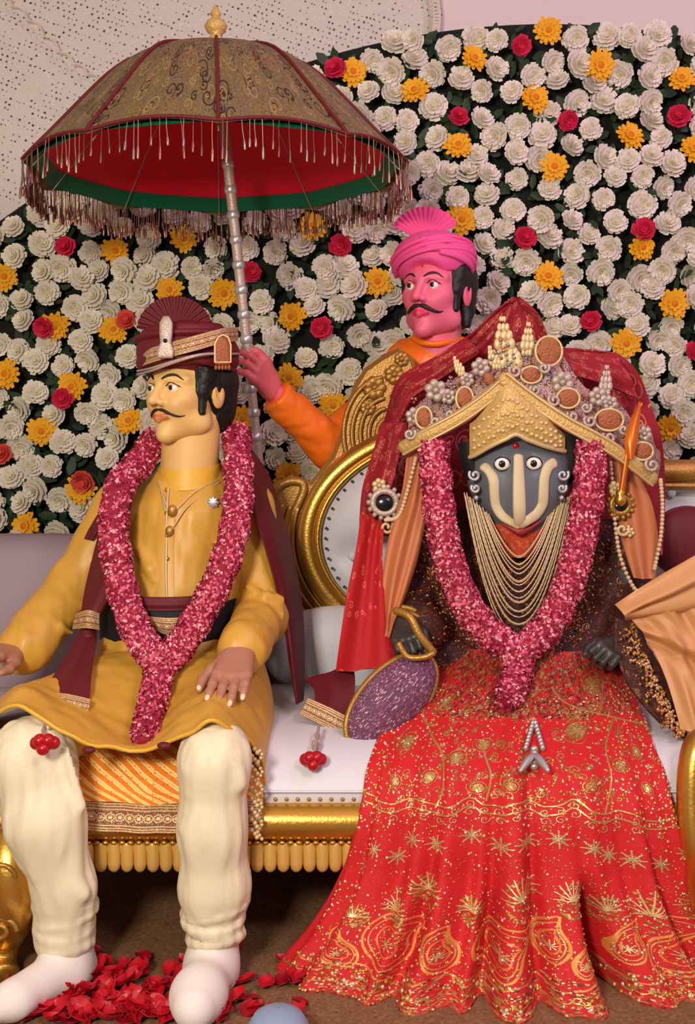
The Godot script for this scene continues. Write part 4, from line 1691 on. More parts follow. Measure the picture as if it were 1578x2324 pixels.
func make_seated_man() -> void:
	var t := thing("person", "seated moustached man in yellow silk kurta, dark red turban and white trousers", "person", P(370, 1640, 2.45))
	var skin := lin(226, 184, 114)
	var hand_skin := lin(176, 122, 98)
	# one body under the clothes
	var body := Buf.new()
	body.painted = true
	var f := Field.new(P(-60, 980, 2.75), P(680, 1000, 1.86) + Vector3(0.05, -1.05, 0.0), 0.016)
	f.cone(P(428, 1170, 2.59), P(390, 1300, 2.58), 0.07, 0.08, 0.04, Vector3(0.75, 1, 1.2))
	f.cone(P(390, 1300, 2.58), P(370, 1540, 2.52), 0.1, 0.1, 0.04, Vector3(0.75, 1, 1.1))
	f.cone(P(290, 1120, 2.62), P(560, 1115, 2.62), 0.04, 0.04, 0.03)
	for q in [[[268, 1140, 2.62], [160, 1340, 2.58], [20, 1478, 2.42]], [[575, 1140, 2.62], [605, 1405, 2.5], [552, 1478, 2.29]]]:
		f.cone(P(q[0][0], q[0][1], q[0][2]), P(q[1][0], q[1][1], q[1][2]), 0.04, 0.034, 0.02)
		f.cone(P(q[1][0], q[1][1], q[1][2]), P(q[2][0], q[2][1], q[2][2]), 0.034, 0.026, 0.02)
	for q in [[[310, 1560, 2.5], [78, 1712, 2.09], [152, 2120, 2.10], [150, 2205, 2.09]], [[450, 1560, 2.5], [490, 1725, 2.09], [484, 2120, 2.10], [482, 2200, 2.09]]]:
		f.cone(P(q[0][0], q[0][1], q[0][2]), P(q[1][0], q[1][1], q[1][2]), 0.075, 0.048, 0.03)
		f.cone(P(q[1][0], q[1][1], q[1][2]), P(q[2][0], q[2][1], q[2][2]), 0.048, 0.033, 0.02)
		f.cone(P(q[2][0], q[2][1], q[2][2]), P(q[3][0], q[3][1], q[3][2]), 0.03, 0.025, 0.02)
	f.mesh(body)
	paint(body, 0, skin)
	var n0 := body.V.size()
	var nf := Field.new(P(320, 930, 2.45), P(540, 1110, 2.72), 0.006)
	nf.cone(P(437, 930, 2.575), P(428, 1100, 2.58), 0.066, 0.069, 0.02)
	nf.mesh(body)
	paint(body, n0, skin)
	var hx := Transform3D(Basis.from_euler(Vector3(-0.04, -0.62, 0.0)) * Basis.from_scale(Vector3(1.06, 0.97, 1.08)), P(428, 893, 2.56))
	dress_head(t, body, hx, skin, lin(196, 112, 66), 0.85)
	n0 = body.V.size()
	var nl := make_hand(body, frame_of(P(545, 1482, 2.285), P(497, 1618, 2.09), Vector3(0.1, 1.0, 0.45), true), [0.16, 0.2, 0.2, 0.24], 0.035, 0.15)
	nl.append_array(make_hand(body, frame_of(P(30, 1480, 2.41), P(-90, 1492, 2.25), Vector3(0, 1, 0.2), false), [0.2, 0.2, 0.2, 0.2], 0.05, 0.2))
	paint(body, n0, hand_skin)
	part("body", body, M["painted skin"], t)
	nails(t, nl.slice(0, 5))
	# kurta: trunk and sleeves, then the lap
	f = Field.new(P(-150, 1010, 2.80), P(720, 1000, 2.20) + Vector3(0.1, -0.56, 0.0), 0.0085)
	f.ell(P(425, 1205, 2.59), Vector3(0.158, 0.128, 0.112), 0.05)
	f.ell(P(400, 1350, 2.575), Vector3(0.150, 0.15, 0.122), 0.06)
	f.ell(P(385, 1470, 2.54), Vector3(0.165, 0.09, 0.125), 0.06)
	f.cone(P(285, 1135, 2.63), P(562, 1128, 2.63), 0.046, 0.046, 0.05)
	f.cone(P(430, 1095, 2.60), P(428, 1150, 2.60), 0.078, 0.1, 0.05)
	f.cone(P(262, 1150, 2.63), P(165, 1330, 2.58), 0.054, 0.054, 0.03)
	f.cone(P(165, 1330, 2.58), P(58, 1468, 2.44), 0.056, 0.062, 0.03)
	f.cone(P(572, 1150, 2.62), P(594, 1400, 2.52), 0.054, 0.055, 0.03)
	f.cone(P(594, 1400, 2.52), P(552, 1470, 2.32), 0.056, 0.056, 0.03)
	# drawn folds: from the armpits over the chest, round the elbows
	for q in [[545, 1235, 500, 1275, 470, 1290], [548, 1275, 505, 1320, 478, 1335], [540, 1205, 500, 1230, 465, 1232], [310, 1240, 340, 1290, 350, 1320]]:
		f.cone(P(q[0], q[1], 2.50), P(q[2], q[3], 2.47), 0.006, 0.009, 0.016)
		f.cone(P(q[2], q[3], 2.47), P(q[4], q[5], 2.462), 0.009, 0.004, 0.016)
	for q in [[560, 1330, 640, 1360, 2.49], [545, 1385, 640, 1395, 2.47], [575, 1250, 622, 1290, 2.56], [120, 1340, 200, 1380, 2.53], [100, 1390, 170, 1440, 2.48], [190, 1240, 235, 1290, 2.58]]:
		f.cone(P(q[0], q[1], q[4]), P((q[0] + q[2]) / 2, (q[1] + q[3]) / 2 + 8, q[4] - 0.02), 0.005, 0.010, 0.014)
		f.cone(P((q[0] + q[2]) / 2, (q[1] + q[3]) / 2 + 8, q[4] - 0.02), P(q[2], q[3], q[4]), 0.010, 0.005, 0.014)
	var ns := FastNoiseLite.new()
	ns.seed = 21
	ns.frequency = 1.0
	ns.fractal_octaves = 2
	f.rough(ns, 0.005, Vector3(16.0, 7.0, 16.0))
	f.cut(Vector3(0.2, 0.1, 1.0).normalized(), Vector3(0.2, 0.1, 1.0).normalized().dot(P(540, 1500, 2.245)))
	var chest := f
	var b := Buf.new()
	f.mesh(b)
	var kurta := part("kurta", b, M["yellow silk"], t, "yellow silk kurta with long sleeves")
	var keys := [
		[[170, 1530, 2.56], [235, 1478, 2.46], [285, 1478, 2.425], [335, 1484, 2.40], [385, 1490, 2.39], [440, 1484, 2.41], [520, 1474, 2.46], [592, 1490, 2.55], [612, 1560, 2.58]],
		[[40, 1590, 2.46], [110, 1535, 2.39], [195, 1518, 2.335], [290, 1540, 2.32], [370, 1562, 2.32], [440, 1535, 2.305], [525, 1515, 2.325], [606, 1545, 2.42], [625, 1630, 2.46]],
		[[-60, 1660, 2.34], [0, 1592, 2.28], [85, 1548, 2.235], [200, 1590, 2.215], [330, 1640, 2.215], [425, 1588, 2.195], [515, 1555, 2.22], [604, 1600, 2.31], [622, 1690, 2.35]],
		[[-100, 1700, 2.24], [-40, 1625, 2.19], [52, 1562, 2.145], [160, 1618, 2.12], [300, 1685, 2.13], [415, 1630, 2.115], [498, 1592, 2.125], [596, 1655, 2.22], [612, 1760, 2.26]],
		[[-110, 1730, 2.16], [-50, 1650, 2.11], [42, 1603, 2.058], [150, 1664, 2.045], [295, 1704, 2.085], [420, 1668, 2.05], [492, 1640, 2.04], [586, 1705, 2.13], [600, 1800, 2.18]]]
	var cols := []
	for k in 5:
		cols.append(spline(PP(keys[k]), 65))
	var lap := []
	for j in 41:
		lap.append(PackedVector3Array())
	for i in 65:
		var p := PackedVector3Array()
		for k in 5:
			p.append(cols[k][i])
		p = spline(p, 41)
		for j in 41:
			var e := j / 40.0
			var q := p[j]
			q.y += 0.006 * ns.get_noise_3d(q.x * 11.0, 3.0, q.z * 18.0) + 0.003 * sin(i * 0.75 + j * 0.1) * e * exp(-((i - 30.0) / 14.0) ** 2.0)
			lap[j].append(q)
	b = Buf.new()
	b.sheet(lap, 0.005, Vector3(0, 1, 0.5))
	part("kurta_skirt", b, M["yellow silk"], t, "skirt of the kurta spread over the knees")
	b = Buf.new()
	b.tube(lap[40], 0.0042, 6)
	part("hem", b, M["collar silk"], kurta)
	var pin := func(x: float, y: float, out: float) -> Vector3:
		var d := 2.45
		for it in 4:
			var w := P(x, y, d)
			d = -chest.front(w.x, w.y)
		return P(x, y, d - out)
	var pins := func(a: Array, n: int, out: float) -> PackedVector3Array:
		var p := PackedVector3Array()
		for q in a:
			p.append(pin.call(q[0], q[1], out))
		return spline(p, n)
	b = Buf.new()
	var col := []
	for j in 5:
		var row := PackedVector3Array()
		for k in 36:
			var a := TAU * k / 36.0
			var y := 1098.0 - j * 11.5
			row.append(P(431, y, 2.582) + Vector3(cos(a) * (0.078 - 0.0012 * j), -0.012 * sin(a) + 0.004 * cos(a), sin(a) * (0.079 - 0.001 * j)))
		col.append(row)
	b.grid(col, true)
	part("collar", b, M["collar silk"], kurta, "yellow stand-up collar")
	b = Buf.new()
	b.sheet([pins.call([[362, 1105], [357, 1180], [354, 1260], [356, 1355]], 30, 0.003), pins.call([[378, 1103], [376, 1180], [374, 1260], [376, 1355]], 30, 0.0055), pins.call([[398, 1103], [396, 1180], [394, 1260], [396, 1355]], 30, 0.003)], 0.003)
	part("placket", b, M["yellow silk"], kurta)
	for k in 4:
		b = Buf.new()
		b.ball(pin.call(379, 1112 + k * 52, 0.006), Vector3(0.0055, 0.0055, 0.004), 10, 6)
		part("button", b, M["dull gold"], kurta)
	b = Buf.new()
	b.tube(pins.call([[382, 1108], [379, 1160], [378, 1220], [377, 1300], [379, 1362]], 40, 0.006), 0.0028, 6)
	var neck := part("necklace", b, M["pale gold"], t, "fine gold chain with a pendant")
	for q in [[[362, 1092], [370, 1125], [391, 1160], [440, 1118], [494, 1090]], [[360, 1094], [374, 1150], [385, 1202], [425, 1150], [498, 1094]]]:
		b = Buf.new()
		b.tube(pins.call(q, 50, 0.005), 0.0024, 6)
		part("chain", b, M["pale gold"], neck)
	for q in [[391, 1160, 0.011], [385, 1206, 0.010]]:
		b = Buf.new()
		b.ball(pin.call(q[0], q[1], 0.006), Vector3(q[2], q[2] * 1.3, 0.006), 12, 8)
		part("pendant", b, M["dull gold"], neck)
	b = Buf.new()
	b.puff(lobes(8, 0.015, 0.3), Transform3D(Basis(), pin.call(484, 1140, 0.002)), 0.005)
	part("chest_pin", b, M["silver"], t)
	# waist: dark band, maroon sash, ornate buckle
	for q in [["black cloth", 1395, 0.05, 0.002, "waistband", "black waistband", 0.0, TAU], ["maroon velvet", 1338, 0.015, 0.009, "sash", "maroon waist sash", 0.9, 2.25]]:
		var rows := []
		for j in 7:
			var row := PackedVector3Array()
			for k in 49:
				var a := lerpf(q[6], q[7], k / 49.0 if q[6] == 0.0 else k / 48.0)
				var c := P(390, q[1], 2.56)
				row.append(c + Vector3(cos(a) * (0.163 + q[3]), q[2] * (j / 3.0 - 1.0) - 0.012 * maxf(sin(a), 0.0), sin(a) * (0.136 + q[3] + 0.004 * sin(PI * j / 6.0) + 0.0018 * cos(j * 2.6))))
			rows.append(row)
		b = Buf.new()
		if q[6] == 0.0:
			b.grid(rows, true)
		else:
			b.sheet(rows, 0.006)
		part(q[4], b, M[q[0]], t, q[5])
	b = Buf.new()
	b.sheet(strip([[332, 1398, 2.41], [385, 1402, 2.398], [440, 1398, 2.41]], [[348, 1428, 2.41], [385, 1442, 2.398], [430, 1428, 2.41]], 20, 6, 0.006), 0.006)
	lace_uv(b, 0.35)
	part("buckle", b, M["gold lace"], t, "gold ornament on the waistband")
	# trousers and socks
	for leg in 2:
		var k0: Array = [[74, 1724, 2.085], [488, 1726, 2.075]][leg]
		var k1: Array = [[100, 1860, 2.06], [482, 1880, 2.07]][leg]
		var k2: Array = [[148, 2010, 2.075], [486, 2010, 2.085]][leg]
		var k3: Array = [[148, 2120, 2.09], [486, 2120, 2.095]][leg]
		f = Field.new(Vector3([-0.76, -0.42][leg], 0.045, -2.45), Vector3([-0.36, -0.10][leg], 0.56, -1.95), 0.0062)
		f.cone(P(k0[0] + [30, -10][leg], k0[1] - 30, 2.30), P(k0[0], k0[1], k0[2]), 0.05, [0.076, 0.064][leg], 0.03)
		f.cone(P(k0[0], k0[1], k0[2]), P(k1[0], k1[1], k1[2]), [0.076, 0.065][leg], [0.07, 0.06][leg], 0.03)
		f.cone(P(k1[0], k1[1], k1[2]), P(k2[0], k2[1], k2[2]), [0.07, 0.06][leg], [0.056, 0.066][leg], 0.03)
		f.cone(P(k2[0], k2[1], k2[2]), P(k3[0], k3[1], k3[2]), [0.056, 0.066][leg], [0.057, 0.052][leg], 0.02)
		f.rough(ns, 0.0055, Vector3(22, 4, 22))
		for q in ([[430, 1745, 540, 1760], [440, 1800, 545, 1782], [420, 1880, 470, 1930]] if leg == 1 else [[150, 1700, 185, 1830], [165, 1850, 175, 2010], [30, 1800, 60, 1960], [110, 1960, 190, 2030]]):
			f.cone(P(q[0], q[1], 2.035), P(q[2], q[3], 2.035), 0.006, 0.009, 0.02)
		# rings of gathered cloth above the ankle
		for k in 5:
			var y: float = [2050.0, 2030.0][leg] + k * 24
			var c := P(lerpf(k2[0], k3[0], k / 5.0) + 4 * sin(k * 2.0), y, 2.088)
			var rr: float = [0.0535, 0.058][leg] - 0.0025 * k
			for m in 14:
				var a := TAU * m / 14.0
				var a2 := TAU * (m + 1) / 14.0
				f.cone(c + Vector3(cos(a) * rr, 0.010 * sin(a + k * 1.7), sin(a) * rr), c + Vector3(cos(a2) * rr, 0.010 * sin(a2 + k * 1.7), sin(a2) * rr), 0.0095, 0.0095, 0.006)
		b = Buf.new()
		f.mesh(b)
		part("trouser_leg", b, M["ivory silk"], t, "ivory silk trouser leg gathered at the ankle")
		f = Field.new(Vector3([-0.78, -0.40][leg], -0.01, -2.2), Vector3([-0.42, -0.14][leg], 0.17, -1.78), 0.005)
		if leg == 0:
			f.cone(P(150, 2110, 2.09), P(158, 2188, 2.10), 0.050, 0.046, 0.02)
			f.cone(P(165, 2200, 2.12), P(140, 2215, 2.08), 0.042, 0.042, 0.03)
			f.cone(P(140, 2205, 2.07), P(30, 2268, 1.95), 0.042, 0.034, 0.03)
			f.cone(P(30, 2272, 1.95), P(-40, 2300, 1.90), 0.034, 0.026, 0.02, Vector3(1, 1.2, 1))
		else:
			f.cone(P(487, 2110, 2.09), P(484, 2195, 2.10), 0.047, 0.044, 0.02)
			f.cone(P(484, 2196, 2.12), P(478, 2200, 2.08), 0.042, 0.044, 0.03)
			f.cone(P(478, 2200, 2.07), P(450, 2262, 1.97), 0.044, 0.043, 0.03)
			f.cone(P(450, 2262, 1.97), P(440, 2288, 1.925), 0.043, 0.034, 0.04)
		f.cut(Vector3(0, -1, 0), -0.002)
		b = Buf.new()
		f.mesh(b)
		part("sock", b, M["white sock"], t, "white sock")
	# turban
	f = Field.new(P(280, 700, 2.75), P(580, 880, 2.40), 0.0065)
	var tc := P(426, 800, 2.575)
	f.ell(tc, Vector3(0.119, 0.074, 0.122))
	f.cut(Vector3(0.04, -1, 0.12).normalized(), Vector3(0.04, -1, 0.12).normalized().dot(P(420, 838, 2.45)))
	f.rough(ns, 0.005, Vector3(3, 12, 3))
	b = Buf.new()
	f.mesh(b)
	var tb := part("turban", b, M["maroon turban"], t, "dark red turban with gold band and pleated crest")
	for p in wraps(tc, Vector3(0.121, 0.074, 0.124), [[-0.45, -0.2, -0.35, -1.5, 1.5], [0.35, 0.55, 0.5, -1.4, 1.4], [0.6, 0.85, 0.8, -1.3, 1.3], [-0.1, -0.42, -0.5, -0.3, 1.6]], 0.01, Basis()):
		b = Buf.new()
		b.tube(p, 0.014, 8, 0.6)
		part("turban_fold", b, M["maroon turban"], tb)
	b = Buf.new()
	b.sheet(fan(P(398, 752, 2.55), 0.02, 0.088, 0.12, PI - 0.1, 15, 0.1), 0.003)
	part("crest_fan", b, M["maroon velvet"], tb, "dark red pleated fan crest")
	b = Buf.new()
	b.sheet(strip([[309, 806, 2.565], [330, 794, 2.49], [375, 780, 2.452], [440, 762, 2.438], [505, 745, 2.475], [541, 742, 2.55]], [[309, 836, 2.565], [330, 828, 2.485], [375, 814, 2.445], [440, 797, 2.432], [505, 779, 2.47], [541, 774, 2.55]], 50, 5, 0.003), 0.004)
	lace_uv(b, 1.0)
	part("turban_band", b, M["gold lace"], tb, "gold lace band around the turban")
	for o in [0, 1]:
		b = Buf.new()
		b.tube(spline(PP([[312, 842 + o * 8, 2.56], [345, 835 + o * 6, 2.465], [400, 818 + o * 3, 2.437], [460, 804 + o, 2.435], [520, 803, 2.49], [542, 803, 2.55]]), 40), 0.003, 6)
		part("band_cord", b, M["silver fretwork"], tb)
	b = Buf.new()
	b.puff(V2([-0.016, -0.033, 0.016, -0.033, 0.0185, -0.02, 0.0185, 0.016, 0.012, 0.03, 0, 0.036, -0.012, 0.03, -0.0185, 0.016, -0.0185, -0.02]), Transform3D(Basis(Vector3.UP, 0.35), P(505, 795, 2.462)), 0.008)
	for k in 5:
		b.ball(P(490 + k * 7.5, 834, 2.458), Vector3(0.004, 0.006, 0.004), 8, 5)
	var br := part("brooch", b, M["copper motif"], tb, "arched gold brooch with small drops")
	b = Buf.new()
	b.tube(PP([[488, 822, 2.452], [488, 780, 2.452], [496, 765, 2.452], [507, 760, 2.452], [518, 766, 2.454], [524, 782, 2.456], [524, 822, 2.46], [488, 822, 2.452]]), 0.0026, 6)
	part("brooch_rim", b, M["pale gold"], br)
	b = Buf.new()
	b.puff(V2([-0.016, -0.045, 0.016, -0.045, 0.019, -0.03, 0.012, -0.012, 0.0145, 0.01, 0.0145, 0.035, 0.006, 0.05, -0.006, 0.05, -0.0145, 0.035, -0.0145, 0.01, -0.012, -0.012, -0.019, -0.03]), Transform3D(Basis(Vector3(1, 0, 0), -0.12), P(377, 768, 2.437)), 0.009)
	var pl := part("plume_pin", b, M["silver fretwork"], tb, "upright silver plume pin")
	b = Buf.new()
	b.ball(P(375, 773, 2.424), Vector3.ONE * 0.005, 10, 6)
	part("plume_gem", b, M["eye dark"], pl)
	# stole: two long ends
	b = Buf.new()
	b.sheet(strip([[352, 985, 2.62], [290, 1060, 2.60], [225, 1150, 2.60], [168, 1218, 2.60]], [[372, 1010, 2.57], [318, 1080, 2.535], [262, 1150, 2.53], [208, 1226, 2.54]], 30, 8, 0.006), 0.004)
	part("stole", b, M["maroon velvet"], t, "long maroon stole over both shoulders")
	b = Buf.new()
	b.sheet(strip([[238, 1160, 2.545], [214, 1250, 2.53], [194, 1330, 2.50], [182, 1398, 2.46]], [[300, 1120, 2.46], [272, 1250, 2.44], [256, 1330, 2.43], [222, 1400, 2.42]], 30, 10, 0.012, 0.004, 1.5), 0.004)
	part("stole", b, M["maroon velvet"], t)
	b = Buf.new()
	b.sheet(strip([[178, 1440, 2.42], [150, 1490, 2.35], [118, 1540, 2.26], [98, 1582, 2.205]], [[220, 1448, 2.40], [214, 1490, 2.34], [208, 1540, 2.255], [203, 1600, 2.19]], 26, 12, 0.012, 0.006, 2.0), 0.004)
	b.tube(PP([[188, 1395, 2.45], [200, 1420, 2.44], [200, 1450, 2.42]]), 0.018, 10)
	var st := part("stole_end", b, M["maroon velvet"], t, "bell shaped maroon stole end over the lap")
	b = Buf.new()
	b.sheet(strip([[94, 1570, 2.205], [150, 1574, 2.182], [206, 1586, 2.182]], [[86, 1598, 2.19], [145, 1608, 2.165], [200, 1620, 2.165]], 20, 5, 0.003), 0.004)
	lace_uv(b, 0.6)
	part("stole_border", b, M["gold lace"], st)
	b = Buf.new()
	b.sheet(strip([[172, 1392, 2.44], [200, 1384, 2.40], [226, 1392, 2.41]], [[164, 1428, 2.44], [196, 1426, 2.39], [226, 1430, 2.405]], 14, 5, 0.004), 0.004)
	lace_uv(b, 0.3)
	part("stole_border", b, M["gold lace"], st)
	ribbon_end(t, [120, 1610, 2.155], Vector2(-18, 74), 0.165)
	b = Buf.new()
	b.sheet(strip([[545, 1000, 2.61], [566, 1075, 2.52], [578, 1150, 2.495], [598, 1220, 2.49], [626, 1320, 2.49], [644, 1420, 2.50], [655, 1500, 2.48], [668, 1580, 2.44]], [[572, 1020, 2.72], [612, 1080, 2.72], [640, 1160, 2.70], [664, 1250, 2.69], [684, 1350, 2.68], [692, 1450, 2.64], [692, 1520, 2.57], [690, 1588, 2.47]], 50, 12, 0.052, 0.006, 1.5), 0.005)
	part("stole_end", b, M["maroon velvet"], t, "dark maroon stole end falling beside the left arm")
	b = Buf.new()
	b.sheet(strip([[690, 1540, 2.46], [712, 1560, 2.42], [716, 1592, 2.37]], [[800, 1505, 2.44], [806, 1550, 2.40], [798, 1640, 2.34]], 14, 10, 0.012, 0.005, 2.0), 0.004)
	st = part("stole_end", b, M["maroon velvet"], t)
	b = Buf.new()
	b.sheet(strip([[700, 1584, 2.362], [750, 1606, 2.345], [800, 1632, 2.332]], [[680, 1620, 2.355], [730, 1646, 2.338], [782, 1672, 2.325]], 20, 5, 0.004), 0.006)
	lace_uv(b, 0.6)
	part("stole_border", b, M["gold lace"], st)
	ribbon_end(t, [724, 1648, 2.27], Vector2(-13, 74), 0.095)
	# red pompons at the kurta's hem
	for q in [[202, 1702], [372, 1692]]:
		b = Buf.new()
		b.ball(P(q[0], q[1], 2.045), Vector3(0.013, 0.007, 0.008), 10, 6)
		part("hem_tassel", b, M["maroon velvet"], t)


func lobes(n: int, r: float, deep: float, pts := 6) -> PackedVector2Array:
	var p := PackedVector2Array()
	for k in n * pts:
		var a := TAU * k / (n * pts)
		p.append(Vector2(cos(a), sin(a)) * r * (1.0 - deep + deep * absf(cos(a * n / 2.0))))
	return p


func make_standing_man() -> void:
	var t := thing("person", "standing moustached man in pink turban and orange tunic, gripping the umbrella pole", "person", Vector3(0.24, 0, -3.08))
	var skin := lin(236, 110, 138)  # pink light falling on the man is put into this skin colour
	var body := Buf.new()
	body.painted = true
	var f := Field.new(Vector3(-0.28, 0.0, -3.25), Vector3(0.52, 1.36, -2.8), 0.018)
	f.cone(P(992, 850, 3.06), P(992, 1200, 3.06), 0.1, 0.11, 0.04, Vector3(0.75, 1, 1.2))
	f.cone(P(905, 880, 3.05), P(740, 1012, 2.99), 0.042, 0.036, 0.02)
	f.cone(P(740, 1012, 2.99), P(618, 885, 2.89), 0.036, 0.027, 0.02)
	f.cone(P(1080, 880, 3.06), P(1110, 1150, 3.06), 0.042, 0.036, 0.02)
	for x in [940, 1045]:
		f.cone(P(x, 1250, 3.06), P(x, 1530, 3.06), 0.08, 0.055, 0.03)
		f.cone(P(x, 1530, 3.06), P(x, 1815, 3.06), 0.055, 0.036, 0.02)
		f.cone(P(x, 1825, 3.06), P(x, 1840, 2.96), 0.03, 0.025, 0.02)
	f.mesh(body)
	var nf := Field.new(P(880, 700, 2.85), P(1110, 880, 3.2), 0.007)
	nf.cone(P(995, 700, 3.0), P(990, 860, 3.03), 0.064, 0.068, 0.02)
	nf.mesh(body)
	paint(body, 0, skin)
	var hx := Transform3D(Basis.from_euler(Vector3(-0.03, -0.55, -0.03)) * Basis.from_scale(Vector3(1.1, 1.06, 1.12)), P(992, 664, 2.98))
	dress_head(t, body, hx, skin, lin(230, 60, 100), 1.3)
	var n0 := body.V.size()
	make_hand(body, frame_of(P(618, 886, 2.885), P(572, 815, 2.80), Vector3(0.55, 0.1, 0.8), true), [0.75, 0.8, 0.85, 0.9], 0.02, 0.7)
	paint(body, n0, lin(236, 112, 120))  # hand colour likewise holds the pink light
	part("body", body, M["painted skin"], t)
	f = Field.new(Vector3(-0.24, 0.30, -3.26), Vector3(0.50, 1.36, -2.8), 0.009)
	f.cone(P(992, 840, 3.06), P(992, 1150, 3.06), 0.115, 0.13, 0.05, Vector3(0.72, 1, 1.15))
	f.cone(P(992, 1150, 3.06), P(992, 1480, 3.06), 0.13, 0.17, 0.05, Vector3(0.8, 1, 1.2))
	f.cone(P(992, 760, 3.03), P(992, 800, 3.04), 0.072, 0.09, 0.04)
	f.cone(P(905, 872, 3.05), P(748, 1012, 2.99), 0.062, 0.06, 0.03)
	f.cone(P(748, 1012, 2.99), P(622, 893, 2.893), 0.062, 0.047, 0.02)
	f.cone(P(1080, 872, 3.06), P(1110, 1150, 3.06), 0.06, 0.055, 0.03)
	f.cut((P(618, 886, 2.89) - P(748, 1012, 2.99)).normalized(), (P(618, 886, 2.89) - P(748, 1012, 2.99)).normalized().dot(P(625, 896, 2.893)))
	f.cut(Vector3(0, 1, 0), P(0, 764, 3.03).y)
	var ns := FastNoiseLite.new()
	ns.seed = 4
	ns.frequency = 1.0
	ns.fractal_type = FastNoiseLite.FRACTAL_RIDGED
	f.rough(ns, 0.007, Vector3(6, 9, 6))
	var b := Buf.new()
	f.mesh(b)
	part("tunic", b, M["orange satin"], t, "bright orange satin tunic")
	b = Buf.new()
	b.tube(spline(PP([[938, 766, 2.99], [960, 778, 2.952], [1000, 780, 2.945], [1040, 768, 2.985]]), 20), 0.009, 8)
	part("collar_fold", b, M["orange satin"], t)
	# pink turban
	f = Field.new(P(860, 500, 3.14), P(1110, 680, 2.82), 0.007)
	var tc := P(984, 592, 2.99)
	f.ell(tc, Vector3(0.112, 0.082, 0.118))
	f.ell(P(950, 650, 2.86), Vector3(0.092, 0.075, 0.09), 0.01, true)
	f.cut(Vector3(0.1, -1, 0), Vector3(0.1, -1, 0).dot(P(1000, 628, 2.99)))
	b = Buf.new()
	f.mesh(b)
	var tb := part("turban", b, M["pink cloth"], t, "wound pink turban with pleated crest")
	for p in wraps(tc, Vector3(0.113, 0.083, 0.119), [[-0.5, 0.55, 0.1, -1.5, 1.2], [-0.35, 0.8, 0.3, -1.45, 1.3], [-0.1, 1.0, 0.45, -1.4, 1.35], [0.2, 0.25, -0.3, -0.2, 1.6], [0.1, -0.1, -0.55, 0.1, 1.65], [0.5, 0.5, 0.0, -0.4, 1.6]], 0.01, Basis()):
		b = Buf.new()
		b.tube(p, 0.0125, 8, 0.55)
		part("turban_fold", b, M["pink cloth"], tb)
	b = Buf.new()
	b.sheet(fan(P(966, 545, 2.99), 0.02, 0.098, 0.5, PI - 0.42, 14, 0.08), 0.003)
	part("crest_fan", b, M["pink cloth"], tb, "pink pleated fan crest")
	b = Buf.new()
	b.tube(PP([[1052, 688, 2.955], [1060, 715, 2.95], [1060, 740, 2.95]]), PackedFloat32Array([0.008, 0.016, 0.012]), 8)
	part("hair_lock", b, M["black hair"], t)
# ---------- the idol ----------
const SKIRT := [[1480, 1015, 1405, 2.44], [1560, 965, 1440, 2.36], [1640, 895, 1468, 2.265], [1700, 855, 1490, 2.19], [1760, 834, 1515, 2.13], [1850, 818, 1540, 2.09], [2000, 788, 1572, 2.06], [2100, 752, 1605, 2.03], [2200, 702, 1655, 1.995], [2290, 648, 1710, 1.965], [2322, 636, 1730, 1.948]]
const FOLDS := [[-0.62, 0.06, 0.07], [-0.33, 0.05, 0.018], [-0.20, 0.05, 0.10], [0.06, 0.04, 0.045], [0.20, 0.04, 0.014], [0.41, 0.06, 0.20], [0.72, 0.08, 0.03], [-0.95, 0.10, 0.03], [1.0, 0.1, 0.03]]


func skirt_at(u: float, v: float) -> Vector3:
	var py := lerpf(1480.0, 2322.0, v)
	var xl := 0.0
	var xr := 0.0
	var d := 0.0
	for i in SKIRT.size() - 1:
		if py <= SKIRT[i + 1][0] or i == SKIRT.size() - 2:
			var t: float = (py - SKIRT[i][0]) / (SKIRT[i + 1][0] - SKIRT[i][0])
			var a: int = maxi(i - 1, 0)
			var c: int = mini(i + 2, SKIRT.size() - 1)
			xl = cubic_interpolate(SKIRT[i][1], SKIRT[i + 1][1], SKIRT[a][1], SKIRT[c][1], t)
			xr = cubic_interpolate(SKIRT[i][2], SKIRT[i + 1][2], SKIRT[a][2], SKIRT[c][2], t)
			d = cubic_interpolate(SKIRT[i][3], SKIRT[i + 1][3], SKIRT[a][3], SKIRT[c][3], t)
			break
	var a := (u - 0.5) * 3.7
	var hd := tab([[0.0, 0.12], [0.18, 0.10], [0.3, 0.06], [0.5, 0.065], [0.75, 0.13], [1.0, 0.20]], v)
	var k := (d + hd * 0.62) / FOCAL
	var cx := ((xl + xr) * 0.5 - 789.0) * k
	var hw := (xr - xl) * 0.5 * k
	var g := clampf((v - 0.22) / 0.6, 0.0, 1.0)
	g = maxf(g * g * (3.0 - 2.0 * g), 0.35 * smoothstep(0.06, 0.25, v))
	var f := 0.0
	for q in FOLDS:
		f -= (minf(q[2], 0.04) + maxf(q[2] - 0.04, 0.0) * smoothstep(0.58, 0.85, v)) * exp(-((a - q[0] * (0.8 + 0.2 * v)) / q[1]) ** 2.0)
	f += 0.016 * cos(a * 14.0 + v * 2.0) + 0.008 * cos(a * 29.0 + 1.0)
	f *= g
	f += 0.002 * sin(v * 40.0 + a * 4.0) * (1.0 - g)
	# two knees under the cloth and a valley between them
	var knee := 0.02 * (exp(-((a + 0.55) / 0.4) ** 2.0) + exp(-((a - 0.5) / 0.4) ** 2.0)) * exp(-((v - 0.25) / 0.15) ** 2.0)
	f += knee
	return Vector3(cx + (hw + f * 0.6) * sin(a), maxf(EYE - (py - LEVEL) * d / FOCAL, 0.004), -(d + hd) + (hd + f) * cos(a))


var skirt_left := SKIRT.map(func(q): return [q[0], q[1]])
var skirt_right := SKIRT.map(func(q): return [q[0], q[2]])


